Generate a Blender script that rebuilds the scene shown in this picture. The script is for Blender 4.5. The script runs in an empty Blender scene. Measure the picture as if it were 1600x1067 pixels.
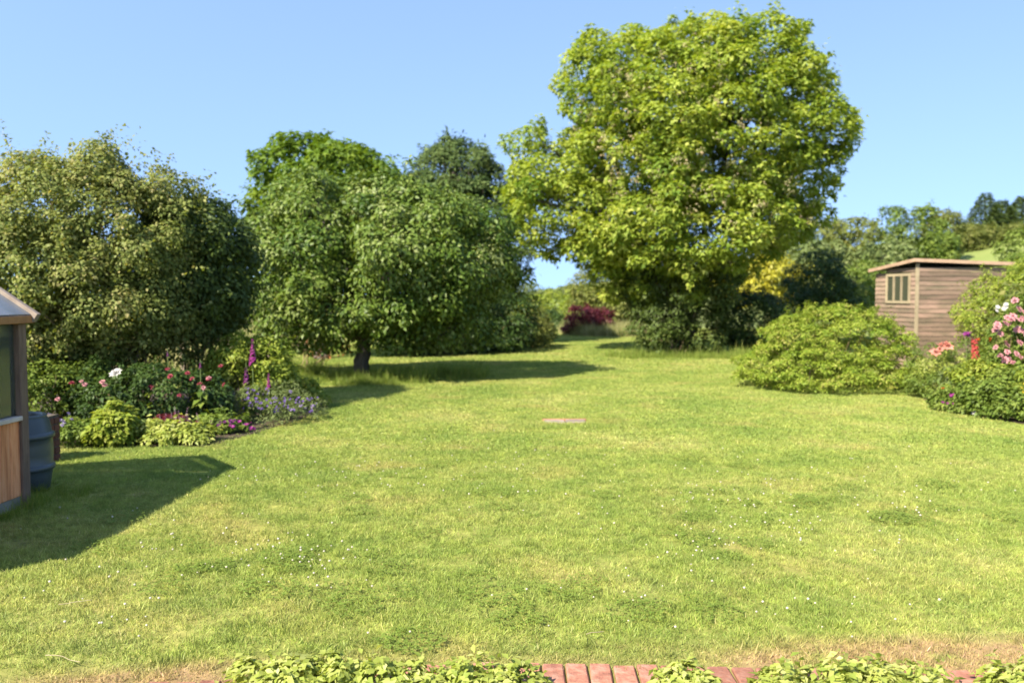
import bpy, math, random
import numpy as np
from mathutils import Vector, Matrix
random.seed(7); RNG = np.random.default_rng(11)
S = bpy.context.scene; COL = S.collection
# ------------------------------------------------------------------ camera, sky, sun, exposure
FPX, HZ, CAMZ = 1386.0, 460.0, 1.70          # focal length and horizon row of the 1600x1067 photograph
PITCH = math.atan((533.5 - HZ) / FPX)
cd = bpy.data.cameras.new('camera'); cam = bpy.data.objects.new('camera', cd); COL.objects.link(cam)
cam.location = (0, 0, CAMZ); cam.rotation_euler = (math.pi/2 - PITCH, 0, 0)
cd.sensor_width = 36; cd.lens = FPX/1600*36; cd.clip_start = 0.05; cd.clip_end = 3000
cd.dof.use_dof = True; cd.dof.focus_distance = 4.6; cd.dof.aperture_fstop = 2.2
S.camera = cam
SUN = Vector((-0.75, -0.90, 1.0)).normalized()
EL = math.asin(SUN.z); AZ = math.atan2(SUN.x, SUN.y)
w = bpy.data.worlds.new('World'); S.world = w; w.use_nodes = True
wn = w.node_tree.nodes; wl = w.node_tree.links
sky = wn.new('ShaderNodeTexSky'); sky.sky_type = 'NISHITA'; sky.sun_disc = False
sky.sun_elevation = EL; sky.sun_rotation = AZ; sky.altitude = 0; sky.air_density = 1.0; sky.dust_density = 0.5; sky.ozone_density = 0.6
stc = wn.new('ShaderNodeTexCoord'); svm = wn.new('ShaderNodeVectorMath'); svm.operation = 'MULTIPLY_ADD'; svm.inputs[1].default_value = (1, 1, 0.8); svm.inputs[2].default_value = (0, 0, 0.38)   # sky sampled higher than the view direction: no white band low down
wl.new(stc.outputs['Generated'], svm.inputs[0]); wl.new(svm.outputs[0], sky.inputs[0])
wl.new(sky.outputs[0], wn['Background'].inputs[0]); wn['Background'].inputs[1].default_value = 0.138
sd = bpy.data.lights.new('sun', 'SUN'); sd.energy = 5.0; sd.angle = math.radians(0.55); sd.color = (1.0, 0.915, 0.76)
so = bpy.data.objects.new('sun', sd); COL.objects.link(so); so.rotation_euler = (-SUN).to_track_quat('-Z', 'Y').to_euler(); so.location = (-20, -24, 30)
vs = S.view_settings; vs.view_transform = 'Standard'; vs.look = 'None'; vs.exposure = 1.62; vs.gamma = 1.0; vs.use_curve_mapping = False
S.cycles.use_denoising = True; S.cycles.max_bounces = 7; S.cycles.diffuse_bounces = 3; S.cycles.glossy_bounces = 2
S.cycles.transmission_bounces = 5; S.cycles.transparent_max_bounces = 8; S.cycles.caustics_reflective = False; S.cycles.caustics_refractive = False
S.cycles.sample_clamp_indirect = 6

# ------------------------------------------------------------------ photo -> place helpers
def wp(px, py, Y):
    """place at depth Y seen at a pixel of the photograph"""
    u = (px-800)/FPX; v = (533.5-py)/FPX
    d = Vector((u, math.cos(PITCH)+v*math.sin(PITCH), -math.sin(PITCH)+v*math.cos(PITCH)))
    return Vector((0, 0, CAMZ)) + d*(Y/d.y)
def gp(px, py):
    u = (px-800)/FPX; v = (533.5-py)/FPX
    d = Vector((u, math.cos(PITCH)+v*math.sin(PITCH), -math.sin(PITCH)+v*math.cos(PITCH)))
    return Vector((0, 0, CAMZ)) + d*(-CAMZ/d.z)
def sm(t):
    t = np.clip(t, 0, 1); return t*t*(3-2*t)
def ground_z(x, y):
    return 12.0*sm((np.asarray(x)-10)/70)*sm((np.asarray(y)-36)/70)

# ------------------------------------------------------------------ materials
MATS = {}
def nmat(name):
    m = bpy.data.materials.new(name); m.use_nodes = True; m.node_tree.nodes.clear(); MATS[name] = m
    N = m.node_tree.nodes; L = m.node_tree.links
    return m, N, L, N.new('ShaderNodeOutputMaterial')
def ramp(N, stops):
    r = N.new('ShaderNodeValToRGB'); e = r.color_ramp.elements
    while len(e) < len(stops): e.new(0.5)
    for k, (p, c) in enumerate(stops): e[k].position = p; e[k].color = (*c, 1)
    return r
def leaf_mat(name, cols, rough=0.45, trans=0.35, spec=0.4, tcol=(1.25, 1.2, 0.45)):
    """leaf: tint attribute picks the colour of each leaf; light comes through it"""
    m, N, L, out = nmat(name)
    a = N.new('ShaderNodeAttribute'); a.attribute_name = 'tint'
    n = len(cols); r = ramp(N, [(i/(n-1), c) for i, c in enumerate(cols)])
    L.new(a.outputs['Fac'], r.inputs[0])
    p = N.new('ShaderNodeBsdfPrincipled'); p.inputs['Roughness'].default_value = rough; p.inputs['Specular IOR Level'].default_value = spec
    L.new(r.outputs[0], p.inputs['Base Color'])
    t = N.new('ShaderNodeBsdfTranslucent'); mu = N.new('ShaderNodeMix'); mu.data_type = 'RGBA'; mu.blend_type = 'MULTIPLY'; mu.inputs[0].default_value = 1
    L.new(r.outputs[0], mu.inputs[6]); mu.inputs[7].default_value = (*tcol, 1); L.new(mu.outputs[2], t.inputs[0])
    mx = N.new('ShaderNodeMixShader'); mx.inputs[0].default_value = trans
    L.new(p.outputs[0], mx.inputs[1]); L.new(t.outputs[0], mx.inputs[2]); L.new(mx.outputs[0], out.inputs[0])
    return m
def plain(name, c1, c2, scale=8, rough=0.7, bump=0.0, spec=0.3, stretch=(1, 1, 1), c3=None, detail=5):
    """noise-mottled solid surface in object space"""
    m, N, L, out = nmat(name)
    tc = N.new('ShaderNodeTexCoord'); mp = N.new('ShaderNodeMapping'); mp.inputs['Scale'].default_value = stretch
    L.new(tc.outputs['Object'], mp.inputs[0])
    oi = N.new('ShaderNodeObjectInfo'); ad = N.new('ShaderNodeVectorMath'); ad.operation = 'ADD'
    sc = N.new('ShaderNodeVectorMath'); sc.operation = 'SCALE'; sc.inputs['Scale'].default_value = 37.0
    cb = N.new('ShaderNodeCombineXYZ'); L.new(oi.outputs['Random'], cb.inputs[0]); L.new(oi.outputs['Random'], cb.inputs[1]); L.new(cb.outputs[0], sc.inputs[0])
    L.new(mp.outputs[0], ad.inputs[0]); L.new(sc.outputs[0], ad.inputs[1])
    nz = N.new('ShaderNodeTexNoise'); nz.inputs['Scale'].default_value = scale; nz.inputs['Detail'].default_value = detail; nz.inputs['Roughness'].default_value = 0.65
    L.new(ad.outputs[0], nz.inputs['Vector'])
    st = [(0.3, c1), (0.7, c2)] if c3 is None else [(0.28, c1), (0.5, c2), (0.72, c3)]
    r = ramp(N, st); L.new(nz.outputs['Fac'], r.inputs[0])
    hs = N.new('ShaderNodeHueSaturation'); vr = N.new('ShaderNodeMapRange'); vr.inputs[3].default_value = 0.72; vr.inputs[4].default_value = 1.25
    L.new(oi.outputs['Random'], vr.inputs[0]); L.new(vr.outputs[0], hs.inputs['Value']); L.new(r.outputs[0], hs.inputs['Color'])
    p = N.new('ShaderNodeBsdfPrincipled'); p.inputs['Roughness'].default_value = rough; p.inputs['Specular IOR Level'].default_value = spec
    L.new(hs.outputs[0], p.inputs['Base Color'])
    if bump:
        b = N.new('ShaderNodeBump'); b.inputs['Strength'].default_value = bump; b.inputs['Distance'].default_value = 0.02
        L.new(nz.outputs['Fac'], b.inputs['Height']); L.new(b.outputs[0], p.inputs['Normal'])
    L.new(p.outputs[0], out.inputs[0]); return m

def turf_color(N, L):
    """colour of the lawn over the ground, in metres: green, worn and straw patches, dry strip along the bricks"""
    g = N.new('ShaderNodeNewGeometry')
    def noise(s, d=3, ofs=0.0):
        n = N.new('ShaderNodeTexNoise'); n.inputs['Scale'].default_value = s; n.inputs['Detail'].default_value = d
        v = N.new('ShaderNodeVectorMath'); v.operation = 'MULTIPLY_ADD'; v.inputs[1].default_value = (1, 1, 0); v.inputs[2].default_value = (ofs, ofs*.7, 0)
        L.new(g.outputs['Position'], v.inputs[0]); L.new(v.outputs[0], n.inputs['Vector']); return n
    n1 = noise(0.55, 4); n2 = noise(3.2, 4, 5); n3 = noise(1.1, 5, 19); n4 = noise(14, 2, 31)
    r1 = ramp(N, [(0.32, (0.195, 0.268, 0.052)), (0.5, (0.248, 0.308, 0.064)), (0.68, (0.310, 0.345, 0.092))]); L.new(n1.outputs['Fac'], r1.inputs[0])
    r2 = ramp(N, [(0.3, (0.80, 0.86, 0.82)), (0.7, (1.18, 1.11, 1.12))]); L.new(n2.outputs['Fac'], r2.inputs[0])
    m1 = N.new('ShaderNodeMix'); m1.data_type = 'RGBA'; m1.blend_type = 'MULTIPLY'; m1.inputs[0].default_value = 1
    L.new(r1.outputs[0], m1.inputs[6]); L.new(r2.outputs[0], m1.inputs[7])
    r3 = ramp(N, [(0.55, (0, 0, 0)), (0.76, (0.7, 0.7, 0.7))]); L.new(n3.outputs['Fac'], r3.inputs[0])
    m2 = N.new('ShaderNodeMix'); m2.data_type = 'RGBA'; L.new(r3.outputs[0], m2.inputs[0]); L.new(m1.outputs[2], m2.inputs[6]); m2.inputs[7].default_value = (0.36, 0.32, 0.10, 1)
    # dry strip by the bricks: strongest left of centre and to the right
    sx = N.new('ShaderNodeSeparateXYZ'); L.new(g.outputs['Position'], sx.inputs[0])
    def mr(src, a, b, c, d):
        k = N.new('ShaderNodeMapRange'); k.inputs[1].default_value = a; k.inputs[2].default_value = b; k.inputs[3].default_value = c; k.inputs[4].default_value = d
        L.new(src, k.inputs[0]); return k.outputs[0]
    def op(o, a, b):
        k = N.new('ShaderNodeMath'); k.operation = o
        for i, q in enumerate((a, b)):
            if isinstance(q, (int, float)): k.inputs[i].default_value = q
            else: L.new(q, k.inputs[i])
        return k.outputs[0]
    ye = op('ADD', sx.outputs[1], op('ADD', op('MULTIPLY', op('MAXIMUM', op('MULTIPLY', sx.outputs[0], -1.0), 0.0), .15), op('MULTIPLY', op('MAXIMUM', sx.outputs[0], 0.0), -.045)))
    yr = mr(ye, 4.02, 4.30, 1, 0)
    xr = op('ADD', mr(sx.outputs[0], 0.9, 1.9, 0.3, 1.25), op('MULTIPLY', mr(sx.outputs[0], -0.75, -1.1, 0, 0.9), mr(sx.outputs[0], -2.2, -1.7, 0.2, 1)))
    dn = mr(n2.outputs['Fac'], 0.3, 0.62, 0.3, 1.5)
    dry = op('MINIMUM', op('MULTIPLY', op('MULTIPLY', yr, xr), dn), 0.85)
    m3 = N.new('ShaderNodeMix'); m3.data_type = 'RGBA'; L.new(dry, m3.inputs[0]); L.new(m2.outputs[2], m3.inputs[6]); m3.inputs[7].default_value = (0.37, 0.27, 0.125, 1)
    r4 = ramp(N, [(0.3, (0.75,)*3), (0.7, (1.25,)*3)]); L.new(n4.outputs['Fac'], r4.inputs[0])
    m4 = N.new('ShaderNodeMix'); m4.data_type = 'RGBA'; m4.blend_type = 'MULTIPLY'; m4.inputs[0].default_value = 1
    L.new(m3.outputs[2], m4.inputs[6]); L.new(r4.outputs[0], m4.inputs[7])
    return m4.outputs[2]
def turf_mat(name, blade):
    m, N, L, out = nmat(name); c = turf_color(N, L)
    p = N.new('ShaderNodeBsdfPrincipled'); p.inputs['Roughness'].default_value = 0.55 if blade else 0.95; p.inputs['Specular IOR Level'].default_value = 0.3 if blade else 0.05
    mu = N.new('ShaderNodeMix'); mu.data_type = 'RGBA'; mu.blend_type = 'MULTIPLY'; mu.inputs[0].default_value = 1; L.new(c, mu.inputs[6])
    if blade:
        a = N.new('ShaderNodeAttribute'); a.attribute_name = 'tint'
        r = ramp(N, [(0.0, (0.84, 0.89, 0.8)), (0.55, (1.04, 1.04, 1.04)), (0.88, (1.2, 1.16, 1.1)), (0.95, (1.5, 1.25, 1.7)), (1.0, (1.9, 1.45, 2.4))]); L.new(a.outputs['Fac'], r.inputs[0]); L.new(r.outputs[0], mu.inputs[7])
        L.new(mu.outputs[2], p.inputs['Base Color'])
        t = N.new('ShaderNodeBsdfTranslucent'); L.new(mu.outputs[2], t.inputs[0])
        mx = N.new('ShaderNodeMixShader'); mx.inputs[0].default_value = 0.4; L.new(p.outputs[0], mx.inputs[1]); L.new(t.outputs[0], mx.inputs[2]); L.new(mx.outputs[0], out.inputs[0])
    else:
        mu.inputs[7].default_value = (0.72, 0.62, 0.75, 1); L.new(mu.outputs[2], p.inputs['Base Color']); L.new(p.outputs[0], out.inputs[0])
    return m
turf_mat('turf', False); turf_mat('blade', True)
plain('meadow', (0.090, 0.140, 0.024), (0.150, 0.175, 0.045), 0.08, 0.95, c3=(0.08, 0.125, 0.024))
plain('soil', (0.035, 0.024, 0.016), (0.075, 0.052, 0.034), 9, 0.95, 0.6)
plain('bark', (0.042, 0.036, 0.029), (0.105, 0.092, 0.074), 6, 0.9, 0.8, stretch=(3, 3, 0.6))
plain('stem', (0.12, 0.085, 0.045), (0.27, 0.20, 0.11), 9, 0.8, 0.3, stretch=(3, 3, 0.6))
plain('green_stem', (0.09, 0.14, 0.04), (0.15, 0.20, 0.06), 9, 0.6)
leaf_mat('maple_leaf', [(0.095, 0.168, 0.022), (0.190, 0.262, 0.034), (0.285, 0.345, 0.052), (0.41, 0.43, 0.10)], 0.52, 0.46, 0.22)
leaf_mat('seed_key', [(0.30, 0.32, 0.11), (0.40, 0.37, 0.18), (0.46, 0.33, 0.22)], 0.6, 0.38, 0.2, (1.1, 1, .7))
leaf_mat('apple_leaf', [(0.034, 0.070, 0.008), (0.076, 0.126, 0.016), (0.130, 0.180, 0.030), (0.24, 0.27, 0.10)], 0.46, 0.32, 0.25)
leaf_mat('sycamore_leaf', [(0.055, 0.110, 0.010), (0.105, 0.170, 0.014), (0.165, 0.225, 0.022)], 0.5, 0.42, 0.25)
leaf_mat('needle', [(0.030, 0.055, 0.016), (0.062, 0.095, 0.026), (0.110, 0.145, 0.042)], 0.6, 0.2, 0.12)
leaf_mat('privet_leaf', [(0.060, 0.088, 0.020), (0.135, 0.170, 0.038), (0.220, 0.240, 0.068), (0.33, 0.29, 0.12)], 0.55, 0.42, 0.2)
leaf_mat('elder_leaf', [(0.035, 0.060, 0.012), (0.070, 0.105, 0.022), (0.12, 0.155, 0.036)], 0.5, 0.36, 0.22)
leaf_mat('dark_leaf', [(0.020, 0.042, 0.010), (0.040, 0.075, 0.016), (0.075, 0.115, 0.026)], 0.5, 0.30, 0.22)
leaf_mat('mid_leaf', [(0.065, 0.110, 0.016), (0.125, 0.180, 0.028), (0.205, 0.250, 0.050)], 0.52, 0.38, 0.25)
leaf_mat('olive_leaf', [(0.075, 0.100, 0.022), (0.140, 0.165, 0.036), (0.22, 0.215, 0.065)], 0.55, 0.38, 0.2)
leaf_mat('grey_leaf', [(0.080, 0.115, 0.035), (0.135, 0.175, 0.055), (0.21, 0.235, 0.095)], 0.55, 0.34, 0.2)
leaf_mat('lime_leaf', [(0.120, 0.180, 0.020), (0.200, 0.255, 0.030), (0.31, 0.33, 0.06)], 0.5, 0.4, 0.25)
leaf_mat('gold_leaf', [(0.20, 0.21, 0.016), (0.33, 0.31, 0.024), (0.46, 0.42, 0.05)], 0.5, 0.4)
leaf_mat('purple_leaf', [(0.055, 0.012, 0.018), (0.115, 0.024, 0.036), (0.18, 0.065, 0.062)], 0.5, 0.4, 0.2, (1.5, .5, .6))
leaf_mat('copper_leaf', [(0.14, 0.05, 0.02), (0.30, 0.10, 0.03), (0.40, 0.17, 0.05)], 0.5, 0.35, tcol=(1.4, .8, .4))
leaf_mat('dome_leaf', [(0.080, 0.145, 0.014), (0.165, 0.235, 0.024), (0.250, 0.305, 0.040), (0.32, 0.29, 0.085)], 0.55, 0.38, 0.2)
leaf_mat('pale_leaf', [(0.190, 0.250, 0.040), (0.310, 0.355, 0.070), (0.47, 0.48, 0.18)], 0.5, 0.42, 0.3)
leaf_mat('clover_leaf', [(0.135, 0.205, 0.034), (0.175, 0.245, 0.042), (0.22, 0.275, 0.06)], 0.55, 0.4, 0.15)
leaf_mat('straw', [(0.15, 0.20, 0.05), (0.29, 0.29, 0.11), (0.42, 0.38, 0.20)], 0.7, 0.38, 0.15, (1.1, 1, .7))
leaf_mat('long_grass', [(0.11, 0.18, 0.026), (0.19, 0.255, 0.040), (0.30, 0.32, 0.09)], 0.55, 0.42, 0.2)
def petal(name, c, c2=None, tr=0.3): return leaf_mat(name, [c, c2 or c], 0.55, tr, 0.2, (1.05, 1, 1))
petal('pink_petal', (0.409, 0.167, 0.186), (0.496, 0.285, 0.285)); petal('coral_petal', (0.471, 0.167, 0.124), (0.508, 0.260, 0.205))
petal('red_petal', (0.306, 0.038, 0.034), (0.357, 0.072, 0.060)); petal('rose_red', (0.178, 0.015, 0.030), (0.288, 0.059, 0.079))
petal('white_petal', (0.384, 0.372, 0.347), (0.484, 0.471, 0.446)); petal('magenta_petal', (0.169, 0.015, 0.118), (0.253, 0.042, 0.186))
petal('violet_petal', (0.055, 0.029, 0.135), (0.114, 0.071, 0.219)); petal('plum_petal', (0.118, 0.019, 0.105), (0.211, 0.056, 0.192))
petal('lilac_petal', (0.169, 0.126, 0.261), (0.232, 0.194, 0.316)); petal('orange_petal', (0.459, 0.099, 0.019), (0.496, 0.161, 0.031)); petal('yellow_petal', (0.446, 0.341, 0.025), (0.496, 0.409, 0.050))
petal('clover_cream', (0.42, 0.39, 0.30), (0.58, 0.54, 0.44)); petal('mauve_petal', (0.186, 0.105, 0.149), (0.285, 0.186, 0.223))
plain('cedar', (0.36, 0.12, 0.045), (0.60, 0.24, 0.10), 5, 0.7, 0.25, stretch=(6, 6, 0.5), c3=(0.68, 0.34, 0.17))
plain('weathered', (0.085, 0.055, 0.040), (0.17, 0.115, 0.080), 6, 0.8, 0.3, stretch=(6, 6, 0.6))
plain('pale_sill', (0.34, 0.28, 0.23), (0.5, 0.43, 0.36), 6, 0.8, 0.3)
plain('barge', (0.20, 0.155, 0.125), (0.33, 0.27, 0.22), 7, 0.8, 0.4)
plain('fascia', (0.22, 0.10, 0.04), (0.36, 0.18, 0.07), 6, 0.7, 0.2)
plain('grey_board', (0.13, 0.125, 0.10), (0.20, 0.185, 0.145), 4, 0.85, 0.3)
plain('felt', (0.10, 0.105, 0.12), (0.19, 0.20, 0.235), 5, 0.55, 0.2, spec=0.5)
plain('butt_plastic', (0.036, 0.048, 0.054), (0.058, 0.072, 0.078), 3, 0.36, 0.05, spec=0.5)
plain('dark_inside', (0.010, 0.012, 0.013), (0.018, 0.02, 0.02), 3, 0.8)
plain('brick', (0.17, 0.066, 0.044), (0.29, 0.125, 0.082), 16, 0.9, 0.7, c3=(0.36, 0.20, 0.145))
plain('dark_brick', (0.085, 0.032, 0.022), (0.15, 0.058, 0.038), 14, 0.85, 0.4)
plain('mortar', (0.10, 0.085, 0.055), (0.20, 0.165, 0.115), 25, 0.95, 0.5)
plain('dark_mortar', (0.05, 0.04, 0.03), (0.10, 0.08, 0.06), 25, 0.95, 0.4)
plain('concrete', (0.15, 0.12, 0.10), (0.26, 0.21, 0.17), 9, 0.9, 0.4)
plain('rust', (0.22, 0.10, 0.05), (0.36, 0.19, 0.10), 12, 0.85, 0.4)
plain('shed_board', (0.100, 0.092, 0.056), (0.185, 0.132, 0.092), 2.6, 0.88, 0.5, stretch=(0.8, 0.8, 2.5), c3=(0.285, 0.185, 0.140), detail=9)
plain('shed_frame', (0.21, 0.17, 0.105), (0.30, 0.245, 0.155), 6, 0.75, 0.2)
plain('roof_trim', (0.25, 0.165, 0.105), (0.37, 0.255, 0.17), 5, 0.8, 0.3)
plain('post_wood', (0.17, 0.135, 0.10), (0.31, 0.25, 0.18), 6, 0.85, 0.4, stretch=(4, 4, .6))
plain('wire', (0.20, 0.20, 0.19), (0.28, 0.27, 0.26), 4, 0.5)
plain('cane_paint', (0.10, 0.33, 0.27), (0.16, 0.42, 0.35), 5, 0.5)
plain('dry_stick', (0.24, 0.20, 0.12), (0.33, 0.28, 0.18), 8, 0.8)
def glass_mat():
    m, N, L, out = nmat('glass'); t = N.new('ShaderNodeBsdfTransparent'); t.inputs[0].default_value = (0.93, 0.96, 0.93, 1)
    g = N.new('ShaderNodeBsdfGlossy'); g.inputs['Roughness'].default_value = 0.04; g.inputs['Color'].default_value = (0.9, 0.95, 0.95, 1)
    d = N.new('ShaderNodeBsdfDiffuse'); d.inputs[0].default_value = (0.5, 0.52, 0.45, 1)
    f = N.new('ShaderNodeFresnel'); f.inputs[0].default_value = 1.5
    m1 = N.new('ShaderNodeMixShader'); L.new(f.outputs[0], m1.inputs[0]); L.new(t.outputs[0], m1.inputs[1]); L.new(g.outputs[0], m1.inputs[2])
    m2 = N.new('ShaderNodeMixShader'); m2.inputs[0].default_value = 0.05; L.new(m1.outputs[0], m2.inputs[1]); L.new(d.outputs[0], m2.inputs[2]); L.new(m2.outputs[0], out.inputs[0])
glass_mat()
m, N, L, out = nmat('dirty_glass'); p = N.new('ShaderNodeBsdfPrincipled'); p.inputs['Base Color'].default_value = (0.16, 0.18, 0.21, 1); p.inputs['Roughness'].default_value = 0.25; p.inputs['Specular IOR Level'].default_value = 0.6
t = N.new('ShaderNodeBsdfTransparent'); t.inputs[0].default_value = (.9, .93, .9, 1); tc = N.new('ShaderNodeTexCoord'); nz = N.new('ShaderNodeTexNoise'); nz.inputs['Scale'].default_value = 1.7; L.new(tc.outputs['Object'], nz.inputs['Vector']); rr = ramp(N, [(.40, (.22,)*3), (.66, (.62,)*3)]); L.new(nz.outputs['Fac'], rr.inputs[0])
mx = N.new('ShaderNodeMixShader'); L.new(rr.outputs[0], mx.inputs[0]); L.new(p.outputs[0], mx.inputs[1]); L.new(t.outputs[0], mx.inputs[2]); L.new(mx.outputs[0], out.inputs[0])
m, N, L, out = nmat('dark_glass'); p = N.new('ShaderNodeBsdfPrincipled'); p.inputs['Base Color'].default_value = (0.05, 0.055, 0.035, 1); p.inputs['Roughness'].default_value = 0.08; p.inputs['Specular IOR Level'].default_value = 0.7; L.new(p.outputs[0], out.inputs[0])

# ------------------------------------------------------------------ mesh helpers
def mesh_np(name, V, F, mat, tint=None, smooth=False):
    """mesh from arrays; every face a triangle (or quad when F has four columns)"""
    V = np.asarray(V, np.float32); F = np.asarray(F, np.int32); k = F.shape[1]
    me = bpy.data.meshes.new(name); me.vertices.add(len(V)); me.vertices.foreach_set('co', V.ravel())
    me.loops.add(F.size); me.loops.foreach_set('vertex_index', F.ravel())
    me.polygons.add(len(F)); me.polygons.foreach_set('loop_start', np.arange(0, F.size, k, dtype=np.int32))
    me.polygons.foreach_set('loop_total', np.full(len(F), k, np.int32))
    if smooth: me.polygons.foreach_set('use_smooth', np.ones(len(F), bool))
    if tint is not None:
        a = me.attributes.new('tint', 'FLOAT', 'POINT'); a.data.foreach_set('value', np.asarray(tint, np.float32))
    me.materials.append(MATS[mat]); me.update(); me.validate(); return me
def link(name, me, parent=None, loc=None):
    o = bpy.data.objects.new(name, me); COL.objects.link(o)
    if parent is not None: o.parent = parent
    if loc is not None: o.location = loc
    return o
def thing(name, label, cat, loc, rz=0, group=None):
    o = bpy.data.objects.new(name, None); COL.objects.link(o); o.location = loc; o.rotation_euler = (0, 0, rz); o.empty_display_size = 0.2
    return tag(o, label, cat, group)
def tag(o, label=None, cat=None, group=None, kind=None):
    for k, v in (('label', label), ('category', cat), ('group', group), ('kind', kind)):
        if v: o[k] = v
    return o
class MB:
    def __init__(s): s.V = []; s.F = []
    def box(s, a, b, M=None):
        (x0, y0, z0), (x1, y1, z1) = a, b; n = len(s.V)
        P = [(x0, y0, z0), (x1, y0, z0), (x1, y1, z0), (x0, y1, z0), (x0, y0, z1), (x1, y0, z1), (x1, y1, z1), (x0, y1, z1)]
        s.V += [tuple(M @ Vector(q)) if M else q for q in P]
        s.F += [tuple(n+i for i in f) for f in ((0, 3, 2, 1), (4, 5, 6, 7), (0, 1, 5, 4), (1, 2, 6, 5), (2, 3, 7, 6), (3, 0, 4, 7))]; return s
    def lathe(s, prof, n=28, c=(0, 0, 0)):
        b = len(s.V)
        for r, z in prof:
            for i in range(n):
                a = 2*math.pi*i/n; s.V.append((c[0]+r*math.cos(a), c[1]+r*math.sin(a), c[2]+z))
        for j in range(len(prof)-1):
            for i in range(n):
                k = (i+1) % n; s.F.append((b+j*n+i, b+j*n+k, b+(j+1)*n+k, b+(j+1)*n+i))
        return s
    def mesh(s, name, mat, smooth=False, bevel=0.0):
        me = bpy.data.meshes.new(name); me.from_pydata(s.V, [], s.F); me.materials.append(MATS[mat])
        if bevel:
            import bmesh
            bm = bmesh.new(); bm.from_mesh(me); bmesh.ops.bevel(bm, geom=bm.edges[:], offset=bevel, segments=1, affect='EDGES'); bm.to_mesh(me); bm.free()
        if smooth:
            for q in me.polygons: q.use_smooth = True
        me.update(); return me
    def obj(s, name, mat, parent=None, smooth=False, bevel=0.0): return link(name, s.mesh(name, mat, smooth, bevel), parent)
def unit(a): return a/np.maximum(np.linalg.norm(a, axis=-1, keepdims=True), 1e-9)
def rdir(n): return unit(RNG.normal(size=(n, 3)))
LEAF = {
 'oval': (np.array([(0, 0, 0), (.42, .27, .07), (.42, -.27, .07), (.5, 0, 0), (1, 0, -.14)]), [(0, 2, 3), (0, 3, 1), (3, 2, 4), (3, 4, 1)]),
 'slim': (np.array([(0, 0, 0), (.45, .15, .03), (.45, -.15, .03), (1, 0, -.12)]), [(0, 2, 1), (1, 2, 3)]),
 'quad': (np.array([(0, 0, 0), (.5, .33, .05), (.5, -.33, .05), (1, 0, -.1)]), [(0, 2, 1), (1, 2, 3)]),
 'lobed': (np.array([(0, 0, 0), (.12, .42, -.03), (.42, .20, .05), (.72, .46, -.05), (.66, .14, .04), (1.05, 0, -.12), (.66, -.14, .04), (.72, -.46, -.05), (.42, -.20, .05), (.12, -.42, -.03)]),
           [(0, 2, 1), (0, 4, 2), (2, 4, 3), (0, 6, 4), (4, 6, 5), (0, 8, 6), (8, 7, 6), (0, 9, 8)]),
 'round': (np.array([(0, 0, 0), (.18, .36, .05), (.55, .46, .08), (.9, .26, -.02), (1, 0, -.10), (.9, -.26, -.02), (.55, -.46, .08), (.18, -.36, .05), (.5, 0, -.03)]), [(8, 0, 7), (8, 7, 6), (8, 6, 5), (8, 5, 4), (8, 4, 3), (8, 3, 2), (8, 2, 1), (8, 1, 0)]),
 'quad2': (np.array([(0, 0, 0), (.7, .45, .04), (.7, -.45, .04), (1, 0, -.05)]), [(0, 2, 1), (1, 2, 3)]),
 'lobed3': (np.array([(0, 0, 0), (.30, .48, -.04), (.52, .17, .05), (1.05, 0, -.12), (.52, -.17, .05), (.30, -.48, -.04)]), [(0, 2, 1), (0, 3, 2), (0, 4, 3), (0, 5, 4)]),
 'needle': (np.array([(0, .03, 0), (0, -.03, 0), (1, 0, -.05)]), [(0, 1, 2)]),
 'blade': (np.array([(0, .5, 0), (0, -.5, 0), (.55, .38, 0), (.55, -.38, 0), (1, 0, 0)]), [(0, 1, 3), (0, 3, 2), (2, 3, 4)]),
}
def leaves(P, Nn, D, size, kind):
    """place a leaf template at each P with normal Nn, pointing along D; returns V, F"""
    T, Fc = LEAF[kind]; n = len(P); k = len(T)
    Nn = unit(Nn); D = D-(D*Nn).sum(1, keepdims=True)*Nn; bad = np.linalg.norm(D, axis=1) < 1e-4; D[bad] = rdir(bad.sum()) if bad.any() else D[bad]
    D = unit(D); B = np.cross(Nn, D); size = np.broadcast_to(np.asarray(size, float), (n,))
    V = P[:, None, :] + size[:, None, None]*(T[None, :, 0:1]*D[:, None, :]+T[None, :, 1:2]*B[:, None, :]+T[None, :, 2:3]*Nn[:, None, :])
    F = (np.arange(n)*k)[:, None, None]+np.array(Fc)[None]
    return V.reshape(-1, 3), F.reshape(-1, 3), k
def ells_px(lst):
    """crown lobes given where they stand: (px, py, depth, half width px, half height px, half depth m)"""
    out = []
    for px, py, Y, rx, rz, ry in lst:
        c = wp(px, py, Y); s = Y/FPX; out.append((np.array(c), np.array([rx*s, ry, rz*s])))
    return out
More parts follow.
